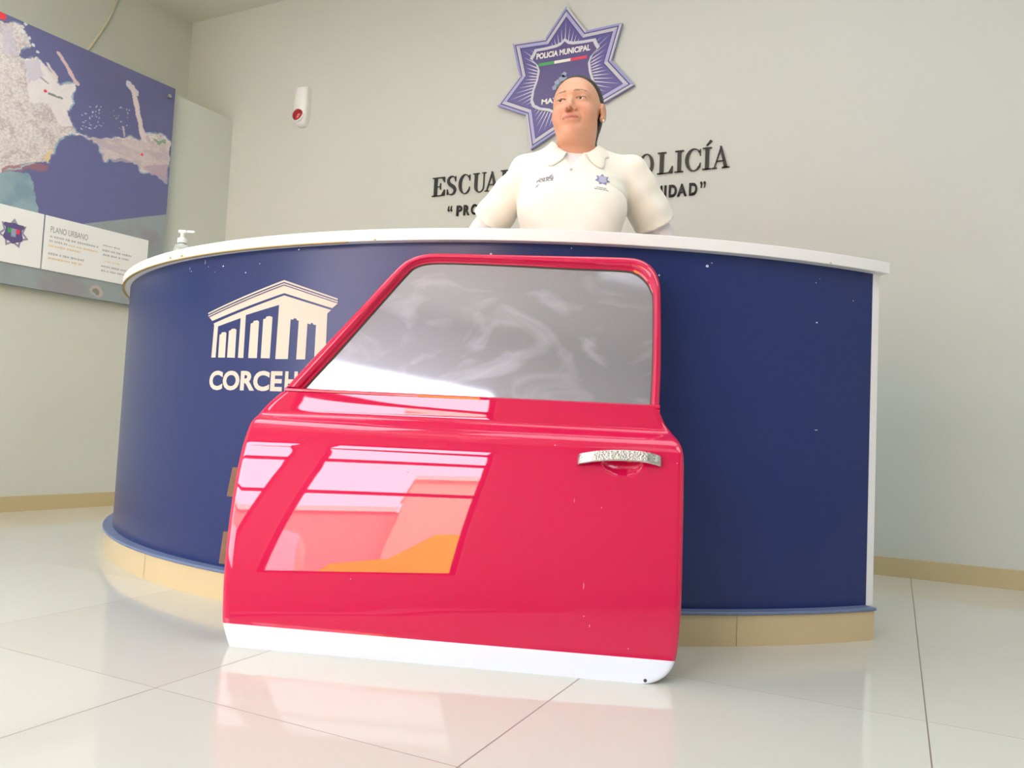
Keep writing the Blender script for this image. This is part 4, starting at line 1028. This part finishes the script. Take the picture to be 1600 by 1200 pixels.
# polo shirt
HEM = [np.array(SH[k]) + (np.array(EL[k]) - np.array(SH[k])) * q for k, q in ((0, .66), (1, .70))]
HD = [(np.array(EL[k]) - np.array(SH[k])) / np.linalg.norm(np.array(EL[k]) - np.array(SH[k])) for k in (0, 1)]
def sleeve(X, Y, Z, k):
    a = np.array(SH[k]); e = HEM[k] + HD[k] * .06; s = cap(X, Y, Z, a, e, .058 - .006 * k, .0745 - .004 * k)
    pl_ = (X - HEM[k][0]) * HD[k][0] + (Y - HEM[k][1]) * HD[k][1] + (Z - HEM[k][2]) * HD[k][2]
    sl = .18 * ((Y - a[1]))                                   # the hem droops a little to the front
    s = s + .0022 * np.sin(70 * (X * .5 + Z) + 40 * Y) * np.clip((Z - 1.18) / .1, 0, 1)
    s = s + .0018 * np.sin(55 * (X * HD[k][0] + Z * HD[k][2]) * 1.3 + 30 * Y)
    s = smax(s, pl_ + sl, .003)
    inn = cap(X, Y, Z, a + HD[k] * .13, e + HD[k] * .05, .050 - .006 * k, .0665 - .004 * k)
    return smax(s, -inn, .002)
def shirtf(X, Y, Z):
    d = torso(X, Y, Z, .006)
    fold = .0030 * np.sin(46 * Z + 26 * np.abs(X) * np.sign(X) + 5 * np.sin(9 * X)) * np.clip((1.30 - Z) / .12, 0, 1) * np.clip((np.abs(X) - .05) / .07, 0, 1)
    fold += .0022 * np.sin(60 * X + 14 * Z) * np.clip((1.22 - Z) / .1, 0, 1)
    fold += .0035 * np.exp(-((Z - (1.318 - .25 * (X - .08))) / .007) ** 2) * np.clip((X - .06) / .05, 0, 1) * (Y < 0)
    d = d + fold
    d = d + .0016 * np.sin(34 * Z + 22 * X + 2.5 * np.sin(14 * X)) * np.clip((np.abs(X) - .07) / .05, 0, 1) * (Y < .03)
    d = smax(d, .88 - Z, .004)
    for k in (0, 1): d = smin(d, sleeve(X, Y, Z, k), .010)
    nk = cap(X, Y, Z, (.004, .018, 1.452), (.004, .030, 1.62), .073, .085); d = smax(d, -nk, .003)
    w = np.interp(Z, [1.372, 1.42, 1.49], [-.002, .030, .056]); v = np.maximum(np.abs(X + .010) - w, Y + .02); d = smax(d, -v, .003)
    return d
V, F = surface(shirtf, (-.42, -.17, .86), (.42, .22, 1.53), .0045)
M_shirt = mat('cream_pique', rgb(250, 243, 231), .75, spec=.2, bump=.04, bscale=400)
shirt = pydata('polo_shirt', V, F, M_shirt, person, True)
# white T-shirt and long under-sleeves
def underf(X, Y, Z):
    d = smax(smax(torso(X, Y, Z, .0015), 1.20 - Z, .004), Z - 1.465, .004)
    ne = cap(X, Y, Z, (.004, -.004, 1.482), (.004, .02, 1.62), .070, .085); d = smax(d, -ne, .003)
    for k in (0, 1):
        a = arm(X, Y, Z, k, .0045)
        pw_ = (Y - (WR[k][1] + .012)); d = smin(d, smax(a + .0016 * np.sin(160 * Z + 120 * Y), -pw_, .002), .008)
    return d
V, F = surface(underf, (-.42, -.21, 1.05), (.42, .22, 1.49), .0048)
pydata('undershirt', V, F, mat('white_undershirt', rgb(238, 230, 232), .7, spec=.2), person, True)
# collar: two folded wings round the neck
bv = BVHTree.FromPolygons([tuple(p) for p in np.array([v.co for v in shirt.data.vertices])], [tuple(p.vertices) for p in shirt.data.polygons])
for s in (-1, 1):
    V, F = [], []; n = 40
    for i in range(n + 1):
        t = i / n; th = -pi / 2 + s * (rad(20) + (pi - rad(20)) * t)     # from the throat to the nape
        c_, s_ = cos(th), sin(th); cx, cy = .004, .018
        top = np.array([cx + .077 * c_, cy + .072 * s_, np.interp(t, [0, .22, .5, 1], [1.424, 1.458, 1.480, 1.490])])
        fl = np.interp(t, [0, .05, .09, .20, .35, .6, 1], [.026, .066, .078, .052, .042, .038, .036])
        out = np.array([cx + (.077 + fl * .34) * c_, cy + (.072 + fl * .34) * s_, top[2] - fl * .86])
        out[0] += s * .020 * math.exp(-((t - .09) / .08) ** 2)
        inn = top + np.array([-.004 * c_, -.004 * s_, -.030])
        mid = (top + out) / 2 + np.array([c_ * .010, s_ * .010, .010])
        hit = bv.ray_cast(Vector((out[0] + c_ * .15, out[1] + s_ * .15, out[2])), Vector((-c_, -s_, 0)))
        if hit[0] is not None and t < .3: out[0] += .8 * (hit[0].x + c_ * .007 - out[0]) ; out[1] += .8 * (hit[0].y + s_ * .007 - out[1])
        V += [inn, top + np.array([0, 0, -.003]), top + np.array([c_ * .003, s_ * .003, 0]), mid, out]
    for i in range(n):
        for j in range(4): F.append((i * 5 + j, i * 5 + j + 1, (i + 1) * 5 + j + 1, (i + 1) * 5 + j))
    co = pydata('collar', V, F, M_shirt, person, True)
    md = co.modifiers.new('s', 'SUBSURF'); md.levels = 2; md.render_levels = 2
    md = co.modifiers.new('t', 'SOLIDIFY'); md.thickness = .0035; md.offset = 0
# printed marks on the shirt, laid on its surface
def onshirt(x, z, w):
    h = bv.ray_cast(Vector((x, -.4, z)), Vector((0, 1, 0))); yy = h[0].y if h[0] is not None else -.12
    return (x, yy - .0012 - w, z)
def pl2(px, py, y=-.115):
    zp = .55 + (676 - py) * .002016; xp = (px - 900 - .043 * (676 - py)) * .002016 + .03; k = (2.5 + y) / 2.5
    return ((xp - .03) * k + .03, .55 + (zp - .55) * k)
M_navy = mat('navy_print', rgb(104, 116, 136), .7); M_violet = mat('violet_print', rgb(134, 132, 176), .7)
a = pl2(842, 276.5); b = pl2(868, 271)
for (st_, y0, x0, x1, h) in (('TOURIST', a[1] + .0005, a[0] + .003, b[0], .0075), ('POLICE', a[1] - .0105, a[0] - .004, b[0] - .001, .0115)):
    bm = text_bm(st_, bold=.03, height=h, x0=x0, x1=x1, shear=.2)
    for v in bm.verts: v.co.y += y0 + (v.co.x - x0) * .12
    wrap('printed_lettering', None, onshirt, M_navy, shirt, bm=bm)
for p, q, w in (((836, 294), (845.5, 283), .0036), ((859, 271.5), (868, 265), .0034)):
    A_, B_ = np.array(pl2(*p)), np.array(pl2(*q)); d_ = (B_ - A_) / np.linalg.norm(B_ - A_); n_ = np.array([-d_[1], d_[0]]) * w / 2
    wrap('printed_slash', [[tuple(A_), tuple((A_ + B_) / 2 + n_), tuple(B_), tuple((A_ + B_) / 2 - n_)]], onshirt, M_navy, shirt, cut=.003)
sc2 = pl2(945.5, 271.5); ss_ = star(.0255, .0160)
wrap('printed_star', [[(sc2[0] + x, sc2[1] + z * .9) for x, z in ss_]], onshirt, M_violet, shirt, cut=.004)
wrap('printed_star', [[(sc2[0] + x * .075, sc2[1] + z * .07) for x, z in shield]], lambda x, z, w: onshirt(x, z, w + .0006), mat('pale_print', rgb(182, 182, 208), .7), shirt, cut=.004)
for (s_t, dz, w) in (('POLICIA', -.0345, .030), ('MUNICIPAL', -.041, .044)):
    bm = text_bm(s_t, bold=.02, height=.0042, x0=sc2[0] - w / 2 - .004, x1=sc2[0] + w / 2 - .004)
    for v in bm.verts: v.co.y += sc2[1] + dz - (v.co.x - sc2[0]) * .08
    wrap('printed_lettering', None, onshirt, M_navy, shirt, bm=bm)
hb = bv.ray_cast(Vector((-.013, -.4, 1.357)), Vector((0, 1, 0)))
if hb[0] is not None:
    bm = bmesh.new(); bmesh.ops.create_cone(bm, cap_ends=True, segments=16, radius1=.0055, radius2=.0048, depth=.003, matrix=Matrix.Translation(hb[0] + Vector((0, -.002, 0))) @ Matrix.Rotation(pi / 2, 4, 'X'))
    from_bm('button', bm, mat('pearly_button', rgb(200, 192, 178), .3), shirt)
# trousers and shoes (hidden by the counter)
def trf(X, Y, Z):
    d = stack(X, Y, Z, [(.80, .170, .118, .0), (.90, .176, .122, 0), (1.0, .160, .112, 0), (1.03, .158, .11, 0)])
    for s in (-1, 1): d = smin(d, smin(cap(X, Y, Z, (.088 * s, 0, .84), (.095 * s, .0, .46), .090, .066), cap(X, Y, Z, (.095 * s, 0, .46), (.10 * s, .02, .09), .066, .056), .03), .03)
    return smax(d, .055 - Z, .004)
V, F = surface(trf, (-.22, -.16, .03), (.22, .16, 1.05), .010)
pydata('trousers', V, F, mat('navy_trousers', rgb(36, 40, 58), .8), person, True)
M_shoe = mat('black_leather', rgb(28, 28, 30), .35)
for s in (-1, 1):
    def shf(X, Y, Z): return smax(smin(ell(X, Y, Z, (.102 * s, -.06, .03), (.046, .125, .045)), cap(X, Y, Z, (.10 * s, .02, .04), (.10 * s, .02, .10), .048, .044), .03), .002 - Z, .004)
    V, F = surface(shf, (.102 * s - .07, -.21, -.01), (.102 * s + .07, .10, .17), .008)
    pydata('shoe', V, F, M_shoe, person, True)
